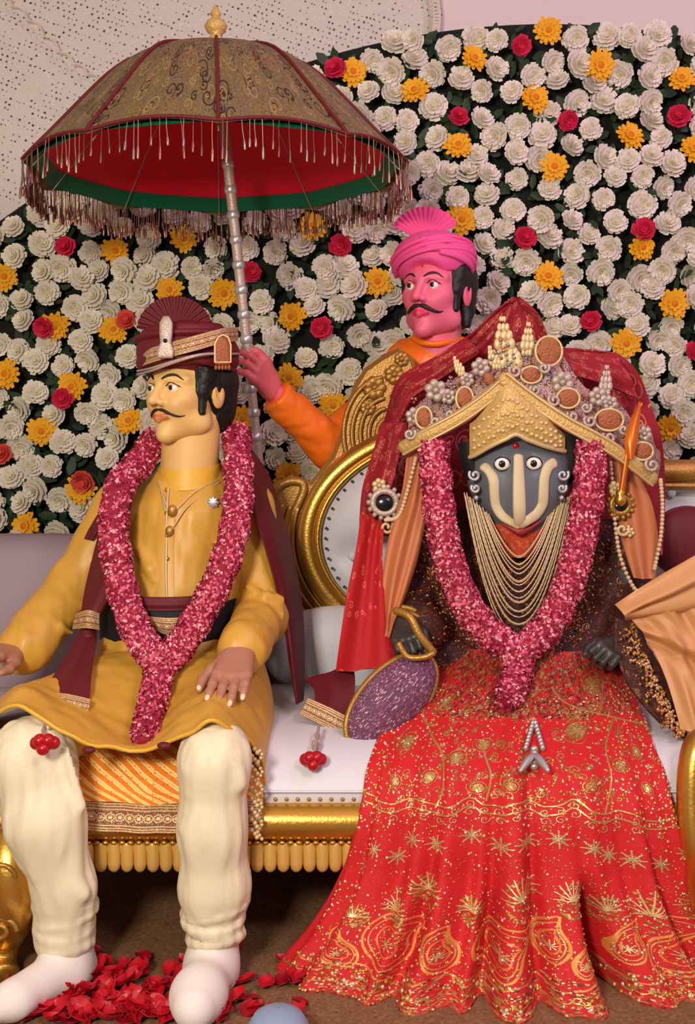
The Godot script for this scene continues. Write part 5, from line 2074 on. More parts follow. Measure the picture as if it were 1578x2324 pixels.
func skirt_uv(x: float, y: float, w: float, h: float) -> Vector2:   # where on the cloth a point of the pattern lies
	var v := (y - 1480.0) / 842.0
	var xl := tab(skirt_left, y)
	var xr := tab(skirt_right, y)
	var a := asin(clampf((x - (xl + xr) / 2.0) / ((xr - xl) / 2.0), -0.98, 0.98))
	return Vector2((a / 3.7 + 0.5) * w, v * h)


func skirt_cloth() -> StandardMaterial3D:
	var w := 1536.0
	var h := 1280.0
	var c := Canvas.new(int(w), int(h), rgb(206, 22, 32), 31)
	var gold := rgb(206, 160, 92)
	var pale := rgb(228, 196, 140)
	var olive := rgb(168, 136, 66)
	c.speckle(16000, 3, [rgb(216, 36, 40), rgb(188, 14, 28), rgb(222, 54, 48)])
	var S := func(x, y): return skirt_uv(x, y, w, h)
	var line := func(pts: Array) -> PackedVector2Array:
		var p := PackedVector3Array()
		for q in pts:
			var s: Vector2 = S.call(q[0], q[1])
			p.append(Vector3(s.x, s.y, 0))
		p = spline(p, 80)
		var r := PackedVector2Array()
		for q in p:
			r.append(Vector2(q.x, q.y))
		return r
	# lap: dark brocade under the garland
	for k in 5200:
		var s: Vector2 = S.call(c.rng.randf_range(980, 1430), 1480 + 150 * c.rng.randf() ** 1.3)
		c.dot(s.x, s.y, c.rng.randi_range(3, 11), [rgb(132, 30, 26), rgb(150, 104, 58), rgb(176, 136, 78), rgb(96, 24, 24), rgb(172, 24, 30)][k % 5], 0.5 if k % 5 in [1, 2] else 0.0)
	# scattered work over the upper skirt
	for q in [[930, 1690, 26], [1035, 1715, 24], [1092, 1690, 22], [1290, 1655, 34], [1330, 1560, 42], [1150, 1570, 26], [1400, 1740, 22], [1440, 1715, 24], [1010, 1600, 24], [900, 1780, 20], [975, 1765, 22], [1080, 1790, 20], [1150, 1780, 20], [1330, 1780, 22], [1470, 1800, 20]]:
		var s: Vector2 = S.call(q[0], q[1])
		c.disc(s.x, s.y, q[2] * 0.75, [olive, rgb(176, 96, 48), rgb(150, 110, 60)][int(q[0]) % 3], 0.55)
		c.paisley(s.x, s.y, q[2] * 1.5, q[0] * 0.01, 3, gold, Color(0, 0, 0, 0))
		c.star(s.x, s.y, q[2] * 0.7, 8, 3, pale)
	for k in 420:
		var s: Vector2 = S.call(c.rng.randf_range(860, 1500), c.rng.randf_range(1600, 1830))
		if k % 2:
			c.star(s.x, s.y, c.rng.randf_range(4, 9), 6, 2, [gold, pale, rgb(216, 200, 180)][k % 3])
		else:
			c.swirl(s.x, s.y, c.rng.randf_range(8, 18), 3, [gold, olive, rgb(190, 110, 60)][k % 3], 0.8)
	for pts in [[[985, 1560], [965, 1640], [1000, 1700], [1005, 1780], [985, 1840]], [[1090, 1690], [1110, 1760], [1100, 1820]], [[1380, 1640], [1365, 1700], [1385, 1780], [1370, 1850]], [[1240, 1560], [1280, 1600], [1400, 1640], [1460, 1660]]]:
		c.curve(line.call(pts), 6, gold, 0.9)
	# double scalloped band
	for o in [0, 20]:
		var p := []
		for k in 22:
			var x := 824.0 + k * 34.0
			p.append([x, 1812.0 + o + 22.0 * absf(sin(k * 0.9)) + maxf(0.0, (x - 1280.0) * 0.22)])
		c.curve(line.call(p), 6, gold, 0.9)
		for q in p:
			var s: Vector2 = S.call(q[0], q[1] + 14)
			c.swirl(s.x, s.y, 15, 3, pale)
	# row of eight-pointed stars
	for q in [[850, 1945], [893, 1962], [930, 1915], [985, 1925], [1065, 1902], [1130, 1925], [1190, 1915], [1262, 1908], [1340, 1930], [1380, 1950], [1435, 1965], [1510, 1985], [1545, 1960], [820, 1990]]:
		var s: Vector2 = S.call(q[0], q[1])
		c.disc(s.x, s.y, 7, olive, 0.7)
		c.star(s.x, s.y, 34, 8, 5, rgb(222, 198, 150))
		c.ring(s.x, s.y, 15, 3, gold, 0.8)
	for k in 2200:
		var s: Vector2 = S.call(c.rng.randf_range(760, 1570), c.rng.randf_range(1860, 2240))
		c.dot(s.x, s.y, c.rng.randi_range(2, 4), [pale, gold, rgb(236, 130, 90)][k % 3], 0.9)
	# great paisleys above the hem with clusters of gold between
	for q in [[762, 2205, 52, -0.5], [868, 2165, 84, 0.35], [985, 2175, 62, -0.4], [1120, 2165, 84, 0.45], [1235, 2150, 60, -0.4], [1310, 2190, 44, 0.3], [1420, 2170, 56, -0.3], [1525, 2185, 84, 0.4], [1630, 2190, 60, -0.3]]:
		var rot := Transform2D(q[3], Vector2(q[0], q[1]))
		for lay in [[1.0, 7, rgb(232, 150, 76)], [0.8, 4, gold], [0.52, 5, rgb(226, 130, 66)]]:
			var r: float = q[2] * lay[0]
			var left := []
			var right := []
			for k in 25:
				var t := k / 24.0
				var cc: Vector2 = Vector2(0.75 * t * t, 0.2 - 1.3 * t + 0.35 * t * t * t) * r
				var wd: float = r * 0.62 * pow(cos(t * PI / 2.0), 0.8)
				var dn := Vector2(-(-1.3 + 1.05 * t * t), 1.5 * t).normalized()
				left.push_front(rot * (cc - dn * wd))
				right.append(rot * (cc + dn * wd))
			for k in 15:
				var a2 := PI - PI * (k + 1) / 16.0
				left.append(rot * (Vector2(cos(a2), sin(a2)) * r * 0.62 + Vector2(0, 0.2 * r)))
			left.append_array(right)
			var p := PackedVector2Array()
			for e in left:
				p.append(S.call(e.x, e.y))
			c.curve(p, lay[1], lay[2], 0.5)
			if lay[0] == 0.8:
				for k in 30:
					var e: Vector2 = left[c.rng.randi() % left.size()].lerp(Vector2(q[0], q[1]), c.rng.randf() * 0.8)
					var s: Vector2 = S.call(e.x, e.y)
					c.dot(s.x, s.y, c.rng.randi_range(3, 6), [pale, olive, gold][k % 3], 0.8)
		var s0: Vector2 = S.call(q[0], q[1] + 8)
		c.star(s0.x, s0.y, q[2] * 0.3, 8, 4, pale)
	var wave := []
	for k in 30:
		wave.append([650.0 + k * 36.0, 2248.0 + 14.0 * sin(k * 1.2)])
	c.curve(line.call(wave), 6, rgb(226, 140, 72), 0.5)
	for q in [[960, 2040, 42], [1175, 2042, 50], [1290, 2050, 44], [1470, 2100, 60], [885, 2095, 34], [1060, 2085, 36], [1375, 2085, 38], [805, 2115, 30], [1580, 2090, 40]]:
		for k in 90:
			var a := c.rng.randf() * TAU
			var r: float = q[2] * sqrt(c.rng.randf())
			var s: Vector2 = S.call(q[0] + cos(a) * r * 0.8, q[1] + sin(a) * r)
			c.disc(s.x, s.y, c.rng.randf_range(2, 5), [olive, rgb(186, 150, 70), gold, rgb(140, 112, 50)][k % 4], 0.6)
		for k in 9:
			var a := PI + PI * k / 8.0
			var s: Vector2 = S.call(q[0], q[1])
			var s2: Vector2 = S.call(q[0] + cos(a) * q[2], q[1] + sin(a) * q[2] * 1.1)
			c.curve(PackedVector2Array([s, s2]), 4, pale, 0.8)
	# heavy hem
	for k in 2600:
		var s: Vector2 = S.call(c.rng.randf_range(630, 1720), 2322 - 88 * c.rng.randf() ** 1.5)
		c.dot(s.x, s.y, c.rng.randi_range(3, 8), [gold, pale, olive, rgb(120, 40, 26), rgb(190, 90, 56), rgb(214, 178, 130)][k % 6], 0.2 if k % 6 in [3, 4] else 0.85)
	for k in 60:
		c.ring(k * 26.0, h - 70, 16, 4, gold, 0.9, 0.0, PI)
	return woven("skirt cloth", c, 0.12, 0.6)


func flower_motif(b: Buf, x: float, y: float, d: float, r: float, n := 6) -> void:
	for k in n:
		var a := TAU * k / n + 0.3
		b.ball(P(x + cos(a) * r * 0.62, y + sin(a) * r * 0.62, d), Vector3(r * 0.42, r * 0.42, r * 0.3) * 0.00097, 9, 6)
	b.ball(P(x, y, d - 0.006), Vector3.ONE * r * 0.3 * 0.00097, 9, 6)


func curl_motif(b: Buf, x: float, y: float, d: float, r: float, hand: float, thick := 0.0042) -> void:
	var p := PackedVector3Array()
	for k in 24:
		var t := k / 23.0
		var a := -0.6 + t * 7.6
		var q: float = r * (1.05 - 0.85 * t)
		p.append(P(x + hand * cos(a) * q, y + sin(a) * q, d - 0.004 * t))
	b.tube(p, thick, 6)


func leaf_motif(b: Buf, x: float, y: float, d: float, w: float, h: float, a: float) -> void:
	var p := PackedVector2Array()
	for k in 24:
		var t := TAU * k / 24.0
		p.append(Vector2(cos(t) * w * (1.0 + 0.12 * cos(t * 6.0)), sin(t) * h * (1.0 + 0.15 * absf(sin(t)))) * 0.00097)
	b.puff(p, Transform3D(Basis(Vector3(0, 0, 1), a), P(x, y, d)), 0.008)


func make_idol() -> void:
	var t := thing("idol", "dark-faced idol in red bridal skirt, veil and golden crown, seated on the sofa", "statue", P(1185, 1640, 2.45))
	# dark stone body
	var body := Buf.new()
	body.painted = true
	body.col = lin(100, 106, 116)
	var f := Field.new(P(1040, 920, 2.62), P(1320, 1260, 2.33), 0.005)
	f.ell(P(1177, 1062, 2.50), Vector3(0.116, 0.088, 0.098))
	f.ell(P(1177, 1120, 2.49), Vector3(0.098, 0.075, 0.09), 0.05)
	f.ell(P(1178, 1168, 2.475), Vector3(0.05, 0.04, 0.07), 0.04)
	f.cone(P(1177, 1040, 2.412), P(1180, 1165, 2.398), 0.013, 0.018, 0.02)
	for s in [-1, 1]:
		f.ell(P(1176 + s * 36, 1053, 2.40), Vector3(0.02, 0.017, 0.012), 0.01, true)
		f.ell(P(1178 + s * 102, 1085, 2.49), Vector3(0.012, 0.032, 0.022), 0.01)
	f.cone(P(1178, 1200, 2.50), P(1180, 1250, 2.54), 0.06, 0.07, 0.03)
	f.mesh(body)
	body.col = lin(62, 58, 58)
	var g := Field.new(P(830, 1180, 2.78), P(1540, 1640, 2.22), 0.013)
	g.ell(P(1185, 1370, 2.63), Vector3(0.2, 0.22, 0.09), 0.05)
	g.cone(P(975, 1250, 2.62), P(905, 1385, 2.52), 0.05, 0.04, 0.03)
	g.cone(P(905, 1385, 2.52), P(925, 1432, 2.41), 0.035, 0.028, 0.02)
	g.cone(P(1395, 1250, 2.62), P(1465, 1415, 2.52), 0.05, 0.04, 0.03)
	g.cone(P(1465, 1415, 2.52), P(1400, 1470, 2.41), 0.035, 0.028, 0.02)
	g.mesh(body)
	make_hand(body, frame_of(P(915, 1408, 2.43), P(925, 1480, 2.33), Vector3(-0.3, 0.5, 0.8), false).scaled_local(Vector3.ONE * 0.8), [1.3, 1.4, 1.4, 1.4], 0.02, 0.8)
	make_hand(body, frame_of(P(1412, 1462, 2.42), P(1360, 1490, 2.33), Vector3(0, 0.6, 0.8), true).scaled_local(Vector3.ONE * 0.8), [1.3, 1.4, 1.4, 1.4], 0.02, 0.8)
	part("body", body, M["dark stone"], t, "dark grey stone face and hands")
	var zf := func(x: float, y: float, out: float) -> Vector3:
		var d := 2.42
		for it in 3:
			var w := P(x, y, d)
			d = -f.front(w.x, w.y)
		return P(x, y, d - out)
	# painted eyes, tilak, lips
	for q in [[1140, 1053], [1212, 1052]]:
		var b := Buf.new()
		b.ball(P(q[0], q[1], 2.410), Vector3(0.0175, 0.0145, 0.009), 20, 10)
		var eye := part("eye", b, M["eye white"], t, "round white eye with dark pupil")
		b = Buf.new()
		b.ball(P(q[0], q[1], 2.4025), Vector3(0.0078, 0.0078, 0.003), 14, 8)
		part("pupil", b, M["eye dark"], eye)
		b = Buf.new()
		b.tube(oval(q[0], q[1], 18.5, 15.5, 2.407, 24), 0.0016, 5)
		part("eye_rim", b, M["eye dark"], eye)
	var b := Buf.new()
	for pts in [[[1098, 1058], [1112, 1070], [1121, 1090], [1124, 1120], [1128, 1148], [1142, 1170], [1162, 1182], [1178, 1190]], [[1259, 1050], [1245, 1060], [1236, 1085], [1234, 1120], [1231, 1146], [1216, 1168], [1196, 1181], [1180, 1190]]]:
		var p := PackedVector3Array()
		for q in pts:
			p.append(zf.call(q[0], q[1], 0.002))
		b.tube(spline(p, 40), PackedFloat32Array(Array(range(40)).map(func(k): return 0.0128 - 0.002 * absf(k / 39.0 - 0.5))), 10, 0.5)
	var p := PackedVector3Array()
	for y in [1036, 1060, 1090, 1120, 1150, 1180, 1195]:
		p.append(zf.call(1177 + (y - 1036) * 0.02, y, 0.003))
	b.tube(p, PackedFloat32Array([0.0115, 0.0125, 0.014, 0.015, 0.0155, 0.014, 0.010]), 12, 0.5)
	part("tilak", b, M["cream paint"], t, "cream three-pronged mark down the face")
	b = Buf.new()
	p = PackedVector3Array()
	for q in [[1140, 1187], [1155, 1196], [1170, 1203], [1180, 1206], [1192, 1203], [1210, 1194], [1229, 1182]]:
		p.append(P(q[0], q[1], 2.412 - 0.006 * (1.0 - absf(q[0] - 1181.0) / 45.0)))
	b.tube(spline(p, 30), PackedFloat32Array(Array(range(30)).map(func(k): return tab([[0, 0.002], [0.25, 0.007], [0.5, 0.0095], [0.75, 0.007], [1, 0.002]], k / 29.0))), 9)
	part("lips", b, M["lip red"], t, "dark red lips")
	b = Buf.new()
	b.ball(zf.call(1171, 1012, 0.004), Vector3(0.007, 0.008, 0.004), 10, 6)
	part("forehead_mark", b, M["bead red"], t)
	for s in [-1, 1]:
		b = Buf.new()
		curl_motif(b, 1178 + s * 100, 1078, 2.42, 13, s, 0.004)
		curl_motif(b, 1178 + s * 98, 1108, 2.42, 10, s, 0.004)
		b.ball(P(1178 + s * 97, 1130, 2.42), Vector3.ONE * 0.006, 9, 6)
		part("ear_ornament", b, M["silver"], t)
	b = Buf.new()
	b.sheet(strip([[1268, 978, 2.43], [1285, 1020, 2.44], [1290, 1060, 2.45], [1286, 1100, 2.46]], [[1318, 992, 2.44], [1322, 1030, 2.45], [1318, 1065, 2.46], [1300, 1105, 2.47]], 16, 6, 0.006), 0.006)
	part("hair", b, M["black cloth"], t, "black hair right of the face")
	b = Buf.new()
	b.sheet(strip([[1040, 1005, 2.47], [1046, 1050, 2.47], [1060, 1090, 2.48]], [[1070, 1000, 2.45], [1075, 1045, 2.45], [1085, 1085, 2.46]], 14, 6, 0.006), 0.006)
	part("hair", b, M["black cloth"], t, "black hair left of the face")
	# blouse
	f = Field.new(P(810, 1130, 2.86), P(1560, 1180, 2.30) + Vector3(0, -0.46, 0), 0.010)
	f.ell(P(1188, 1350, 2.63), Vector3(0.235, 0.26, 0.125), 0.05)
	f.cone(P(975, 1250, 2.64), P(905, 1380, 2.55), 0.075, 0.06, 0.04)
	f.cone(P(905, 1380, 2.55), P(960, 1420, 2.46), 0.06, 0.055, 0.04)
	f.cone(P(1395, 1250, 2.64), P(1455, 1405, 2.55), 0.075, 0.06, 0.04)
	f.cone(P(1455, 1405, 2.55), P(1420, 1460, 2.44), 0.06, 0.05, 0.04)
	f.cone(P(990, 1520, 2.56), P(1380, 1520, 2.56), 0.1, 0.1, 0.05)
	var ns := FastNoiseLite.new()
	ns.seed = 9
	ns.frequency = 1.0
	f.rough(ns, 0.008, Vector3(9, 9, 9))
	b = Buf.new()
	f.mesh(b)
	var blouse := part("blouse", b, M["blouse cloth"], t, "dark maroon blouse crusted with gold work")
	var r2 := RandomNumberGenerator.new()
	r2.seed = 15
	b = Buf.new()
	b.ball(Vector3.ZERO, Vector3(0.0042, 0.0042, 0.003), 7, 5)
	var bead := b.mesh()
	var gl := []
	var tn := []
	var near := spline(PackedVector3Array([Vector3(958, 1220, 0), Vector3(985, 1320, 0), Vector3(1040, 1410, 0), Vector3(1090, 1460, 0), Vector3(1270, 1460, 0), Vector3(1320, 1400, 0), Vector3(1360, 1300, 0), Vector3(1375, 1200, 0)]), 80)
	for k in 1500:
		var w := P(r2.randf_range(880, 1480), r2.randf_range(1180, 1540), 2.5)
		if k > 500:
			var q := near[r2.randi() % 80]
			w = P(q.x + r2.randfn(0.0, 20.0), q.y + r2.randfn(0.0, 14.0), 2.47)
		w.z = f.front(w.x, w.y)
		if w.z > -2.75:
			gl.append(Transform3D(Basis.IDENTITY * r2.randf_range(0.35, 0.9), w))
			tn.append([lin(190, 120, 60), lin(150, 70, 40), lin(206, 170, 120), lin(120, 40, 30), lin(176, 96, 40)][r2.randi() % 5])
	swarm("sequins", bead, M["sequins"], gl, tn, blouse)
	b = Buf.new()
	b.sheet(strip([[1118, 1190, 2.445], [1130, 1225, 2.452], [1158, 1264, 2.465]], [[1246, 1188, 2.445], [1234, 1225, 2.452], [1202, 1264, 2.465]], 16, 10, 0.02), 0.006)
	part("chin_cloth", b, M["chin cloth"], t, "orange red cloth below the lips")
	# strands of beads hung across the chest
	for k in 22:
		var h := k / 21.0
		p = PackedVector3Array()
		for i in 81:
			var q := i / 40.0 - 1.0
			var e := absf(q)
			var x: float = 1178.0 + signf(q) * lerpf(124.0, 66.0, h) * pow(e, lerpf(0.62, 0.8, h))
			var y := lerpf(lerpf(1452.0, 1262.0, pow(h, 0.8)), lerpf(1118.0, 1172.0, h), pow(e, 1.3)) + 5.0 * sin(k * 2.4)
			p.append(P(x, y, 2.448 + 0.012 * e - 0.0012 * k - 0.018 * sin(PI * e)))
		b = Buf.new()
		b.tube(p, PackedFloat32Array(Array(range(81)).map(func(i): return 0.0012 + 0.0007 * (i % 2))), 5)
		part("bead_strand", b, M["pearl"], t)
	# veil: a broad hood behind crown and shoulders
	var veil_l := [[1168, 676, 2.60], [1120, 712, 2.60], [1062, 765, 2.61], [985, 815, 2.63], [910, 858, 2.66], [884, 920, 2.68], [866, 985, 2.68], [838, 1070, 2.66], [820, 1160, 2.64], [818, 1210, 2.62]]
	var veil_r := [[1176, 676, 2.60], [1222, 716, 2.60], [1262, 785, 2.61], [1330, 796, 2.64], [1402, 802, 2.66], [1452, 850, 2.68], [1482, 925, 2.69], [1506, 1010, 2.69], [1512, 1100, 2.68], [1506, 1260, 2.66]]
	b = Buf.new()
	var rows := strip(veil_l, veil_r, 60, 61, 0.0)
	for j in 60:
		var row: PackedVector3Array = rows[j]
		for i in 61:
			var q := i / 30.0 - 1.0
			row[i].z -= 0.03 * (1.0 - q * q) * (j / 59.0) - 0.006 * cos(q * 26.0 + j * 0.05) * absf(q) - 0.004 * sin(j * 0.5 + q * 5.0)
		rows[j] = row
	b.sheet(rows, 0.005)
	for i in b.U.size():
		b.U[i] *= Vector2(1.6, 1.6)
	part("veil", b, M["veil cloth"], t, "deep red veil worked with gold thread")
	b = Buf.new()
	b.sheet(strip([[1264, 792, 2.60], [1330, 800, 2.60], [1400, 806, 2.61]], [[1300, 850, 2.52], [1370, 870, 2.54], [1450, 905, 2.58]], 20, 12, 0.02, 0.006, 1.5), 0.005)
	part("veil_fold", b, M["veil cloth"], t)
	b = Buf.new()
	b.sheet(strip([[1060, 768, 2.58], [980, 818, 2.59], [905, 862, 2.62], [882, 930, 2.64]], [[1090, 800, 2.53], [1000, 860, 2.54], [935, 905, 2.56], [905, 960, 2.58]], 20, 12, 0.016, 0.006, 1.5), 0.005)
	part("veil_fold", b, M["veil cloth"], t)
	b = Buf.new()
	b.sheet(strip([[866, 960, 2.60], [842, 1040, 2.57], [822, 1110, 2.55], [816, 1180, 2.53]], [[925, 960, 2.55], [905, 1040, 2.52], [888, 1110, 2.50], [868, 1190, 2.50]], 26, 12, 0.014, 0.006, 1.5), 0.005)
	part("veil_fold", b, M["veil cloth"], t)
	b = Buf.new()
	b.sheet(strip([[820, 1160, 2.52], [806, 1260, 2.49], [786, 1360, 2.46], [772, 1450, 2.43], [762, 1524, 2.40]], [[872, 1190, 2.48], [868, 1270, 2.45], [876, 1370, 2.42], [888, 1450, 2.39], [902, 1508, 2.36]], 50, 16, 0.014, 0.008, 2.0), 0.005)
	part("scarf", b, M["scarf cloth"], t, "bright scarlet scarf end hanging at the left")
	# peach side drapes
	b = Buf.new()
	b.sheet(strip([[925, 1010, 2.50], [912, 1120, 2.47], [880, 1240, 2.44], [868, 1350, 2.42], [874, 1440, 2.40]], [[985, 1010, 2.48], [975, 1120, 2.45], [955, 1240, 2.44], [930, 1330, 2.43], [884, 1446, 2.40]], 50, 16, 0.012, 0.007, 2.0), 0.004)
	part("side_drape", b, M["peach silk"], t, "peach silk drape left of the garland")
	b = Buf.new()
	b.sheet(strip([[1390, 1040, 2.50], [1398, 1130, 2.48], [1412, 1220, 2.47], [1440, 1312, 2.46]], [[1440, 1060, 2.49], [1478, 1140, 2.49], [1494, 1220, 2.49], [1490, 1312, 2.48]], 40, 14, 0.014, 0.006, 2.0), 0.004)
	part("side_drape", b, M["peach silk"], t, "peach silk drape right of the garland")
	for q in [[[1386, 1050], [1392, 1120], [1398, 1200], [1410, 1270], [1440, 1335], [1470, 1350]], [[1500, 1090], [1504, 1150], [1500, 1220], [1486, 1290]], [[944, 1040], [926, 1110], [905, 1170], [876, 1180]]]:
		p = PackedVector3Array()
		for s in q:
			p.append(P(s[0], s[1], 2.455))
		p = spline(p, int(p.size() * 6))
		b = Buf.new()
		for i in p.size():
			b.ball(p[i], Vector3.ONE * 0.0052, 8, 5)
		part("pearl_string", b, M["pearl"], t)
	# crown: two bars meeting in a peak, brow plate, fretted plates and motifs
	b = Buf.new()
	b.tube(spline(PP([[1160, 858, 2.425], [1105, 905, 2.425], [1040, 950, 2.425], [975, 985, 2.435], [915, 1018, 2.47]]), 40), 0.0175, 10, 0.7)
	b.tube(spline(PP([[1140, 858, 2.42], [1215, 912, 2.42], [1290, 962, 2.415], [1390, 1018, 2.425], [1482, 1088, 2.47]]), 40), 0.0175, 10, 0.7)
	var crown := part("crown", b, M["crown gold"], t, "gold crown bars meeting in a peak")
	b = Buf.new()
	for o in [-14, 14]:
		b.tube(spline(PP([[1150, 862 + o, 2.413], [1105, 905 + o, 2.413], [1040, 950 + o, 2.413], [975, 985 + o, 2.423], [915, 1018 + o, 2.458]]), 40), 0.0028, 6)
		b.tube(spline(PP([[1150, 862 + o, 2.408], [1215, 912 + o, 2.408], [1290, 962 + o, 2.403], [1390, 1018 + o, 2.413], [1482, 1088 + o, 2.458]]), 40), 0.0028, 6)
	part("crown_edge", b, M["pale gold"], crown)
	rows = []
	for j in 16:
		var row := PackedVector3Array()
		for i in 41:
			var x := lerpf(1066.0, 1283.0, i / 40.0)
			var y0 := tab([[1066, 962], [1110, 918], [1150, 874], [1190, 904], [1240, 946], [1283, 984]], x)
			var y1 := tab([[1066, 1038], [1110, 1015], [1150, 996], [1172, 986], [1195, 997], [1235, 1012], [1283, 1024]], x)
			var q := i / 20.0 - 1.0
			row.append(P(x, lerpf(y0, y1, j / 15.0), 2.385 + 0.05 * q * q - 0.012 * sin(PI * j / 15.0)))
		rows.append(row)
	b = Buf.new()
	b.sheet(rows, 0.008)
	var brow := part("brow_plate", b, M["crown gold"], t, "gold brow plate above the eyes")
	b = Buf.new()
	p = rows[15]
	b.tube(p, 0.0052, 8)
	part("brow_rim", b, M["pale gold"], brow)
	b = Buf.new()
	for j in [4, 8, 12]:
		var r: PackedVector3Array = rows[j]
		for i in range(2, 40, 2):
			b.ball(r[i] + Vector3(0, 0.003 * sin(i * 1.7 + j), 0.001), Vector3(0.0055, 0.0045, 0.004), 7, 5)
	part("brow_studs", b, M["pale gold"], brow)
	# fretted plates standing on the bars
	b = Buf.new()
	b.sheet(strip([[1150, 780, 2.50], [1080, 835, 2.50], [1000, 875, 2.51], [930, 935, 2.54]], [[1150, 868, 2.44], [1090, 915, 2.44], [1020, 962, 2.46], [922, 1012, 2.52]], 40, 8, 0.006), 0.006)
	lace_uv(b, 2.5)
	part("fret_plate", b, M["fret cloth"], crown)
	b = Buf.new()
	b.sheet(strip([[1150, 780, 2.50], [1250, 780, 2.50], [1330, 880, 2.50], [1400, 910, 2.51], [1440, 960, 2.53]], [[1150, 868, 2.44], [1215, 912, 2.44], [1290, 962, 2.445], [1370, 1005, 2.46], [1440, 1050, 2.50]], 40, 8, 0.006), 0.006)
	lace_uv(b, 2.5)
	part("fret_plate", b, M["fret cloth"], crown)
	b = Buf.new()
	b.sheet(strip([[1446, 955, 2.55], [1475, 985, 2.56], [1500, 1040, 2.57]], [[1440, 1050, 2.53], [1465, 1075, 2.53], [1490, 1100, 2.55]], 16, 8, 0.006), 0.006)
	lace_uv(b, 2.5)
	part("fret_plate", b, M["fret cloth"], crown)
	for q in [[989, 886, 26], [1091, 833, 22], [940, 944, 20], [1277, 868, 26], [1357, 900, 22], [1463, 984, 18], [1018, 900, 18], [1060, 862, 17], [1385, 915, 18]]:
		b = Buf.new()
		flower_motif(b, q[0], q[1], 2.455, q[2])
		part("crown_flower", b, M["silver fretwork"], crown, "silver flower on the crown")
	for q in [[962, 948, 17, 22, 0.3], [1055, 905, 18, 24, 0.3], [1246, 797, 28, 30, 0.0], [1206, 851, 22, 17, -0.3], [1290, 904, 24, 20, -0.5], [1383, 953, 30, 22, -0.5], [1459, 1024, 22, 18, -0.5], [1110, 862, 12, 16, 0.5]]:
		b = Buf.new()
		leaf_motif(b, q[0], q[1], 2.45, q[2], q[3], q[4])
		var lf := part("crown_leaf", b, M["copper motif"], crown, "copper coloured leaf on the crown")
	for q in [[962, 948, 17, 22], [1055, 905, 18, 24], [1246, 797, 28, 30], [1206, 851, 22, 17], [1290, 904, 24, 20], [1383, 953, 30, 22], [1459, 1024, 22, 18]]:
		b = Buf.new()
		b.tube(oval(q[0], q[1], q[2] * 1.08, q[3] * 1.12, 2.445, 28), 0.0032, 6)
		part("leaf_rim", b, M["pale gold"], crown)
	for q in [[989, 957, 14, 1], [1082, 908, 13, 1], [1170, 842, 14, -1], [1215, 885, 12, -1], [1259, 908, 14, -1], [1300, 945, 13, -1], [1340, 955, 14, -1], [1383, 993, 15, -1], [1481, 1055, 15, -1], [930, 985, 13, 1], [1022, 940, 12, 1], [1120, 880, 12, 1], [1330, 925, 12, 1], [1416, 975, 12, 1], [1235, 835, 12, 1]]:
		b = Buf.new()
		curl_motif(b, q[0], q[1], 2.438, q[2], q[3])
		part("crown_curl", b, M["silver fretwork"], crown, "silver curl on the crown")
	for q in [[1144, 762, 26, 48, 0.15], [1198, 768, 18, 40, -0.1], [1376, 862, 17, 36, -0.1], [1160, 810, 30, 30, 0.0], [1120, 810, 16, 26, 0.4], [1040, 830, 12, 22, 0.4]]:
		b = Buf.new()
		for k in 5:
			var y: float = q[1] + q[3] * (0.8 - k * 0.4)
			var w: float = q[2] * [0.7, 0.95, 0.8, 0.55, 0.3][k]
			for s in [-1, 0, 1]:
				b.ball(P(q[0] + s * w * 0.6 - (k - 2) * q[4] * 10, y, 2.462), Vector3(w * 0.42, w * 0.5 + 3, w * 0.25) * 0.00097, 8, 6)
		part("crown_plume", b, M["pale gold"] if q[2] % 2 == 0 else M["silver fretwork"], crown, "tall leafy plume on the crown")
	gl = []
	tn = []
	for k in 420:
		var e := r2.randf()
		var up := r2.randf()
		var left := k % 5 < 2
		var base := Vector2(1150, 860).lerp(Vector2(925, 1005), e) if left else Vector2(1150, 860).lerp(Vector2(1480, 1075), e)
		var h := 85.0 * up * (0.8 + 0.4 * sin(e * 14.0))
		gl.append(Transform3D(Basis.IDENTITY * r2.randf_range(0.5, 1.0), P(base.x + (10 if left else -10) * up, base.y - 8 - h, 2.45 + 0.05 * e)))
		tn.append([lin(196, 176, 160), lin(186, 130, 90), lin(150, 150, 160), lin(206, 160, 110), lin(170, 90, 90)][r2.randi() % 5])
	swarm("crown_beads", bead, M["sequins"], gl, tn, crown)
	# round ornaments at both ears of the veil
	for q in [[873, 1140, 27, 2.475], [1408, 1146, 20, 2.455]]:
		b = Buf.new()
		b.tube(oval(q[0], q[1], q[2], q[2] * 0.95, q[3], 32), 0.0075, 8)
		for k in 14:
			var a := TAU * k / 14.0
			b.ball(P(q[0] + cos(a) * (q[2] + 9), q[1] + sin(a) * (q[2] + 9), q[3]), Vector3.ONE * 0.006, 8, 5)
		var orn := part("round_ornament", b, M["silver fretwork"] if q[0] < 1000 else M["dull gold"], t, "round ornament with a dark centre")
		b = Buf.new()
		b.ball(P(q[0], q[1] + 4, q[3]), Vector3(q[2] * 0.85, q[2] * 0.75, 8) * 0.00098, 16, 8)
		part("dark_centre", b, M["eye dark"], orn)
		b = Buf.new()
		flower_motif(b, q[0] - 12, q[1] - 38, q[3], 17)
		part("flourish", b, M["pale gold"], orn)
		b = Buf.new()
		curl_motif(b, q[0] + 5, q[1] + 56, q[3], 15, 1)
		flower_motif(b, q[0] + 22, q[1] + 62, q[3], 12, 5)
		part("flourish", b, M["pale gold"], orn)
	# bangles
	b = Buf.new()
	for q in [[906, 1396, 2.45], [914, 1410, 2.44], [1436, 1444, 2.46], [1424, 1452, 2.45]]:
		b.tube(oval(q[0], q[1], 42, 18, q[2] - 0.02, 28), 0.007, 8)
	part("bangle", b, M["dull gold"], t, "gold bangles at the wrists")
	b = Buf.new()
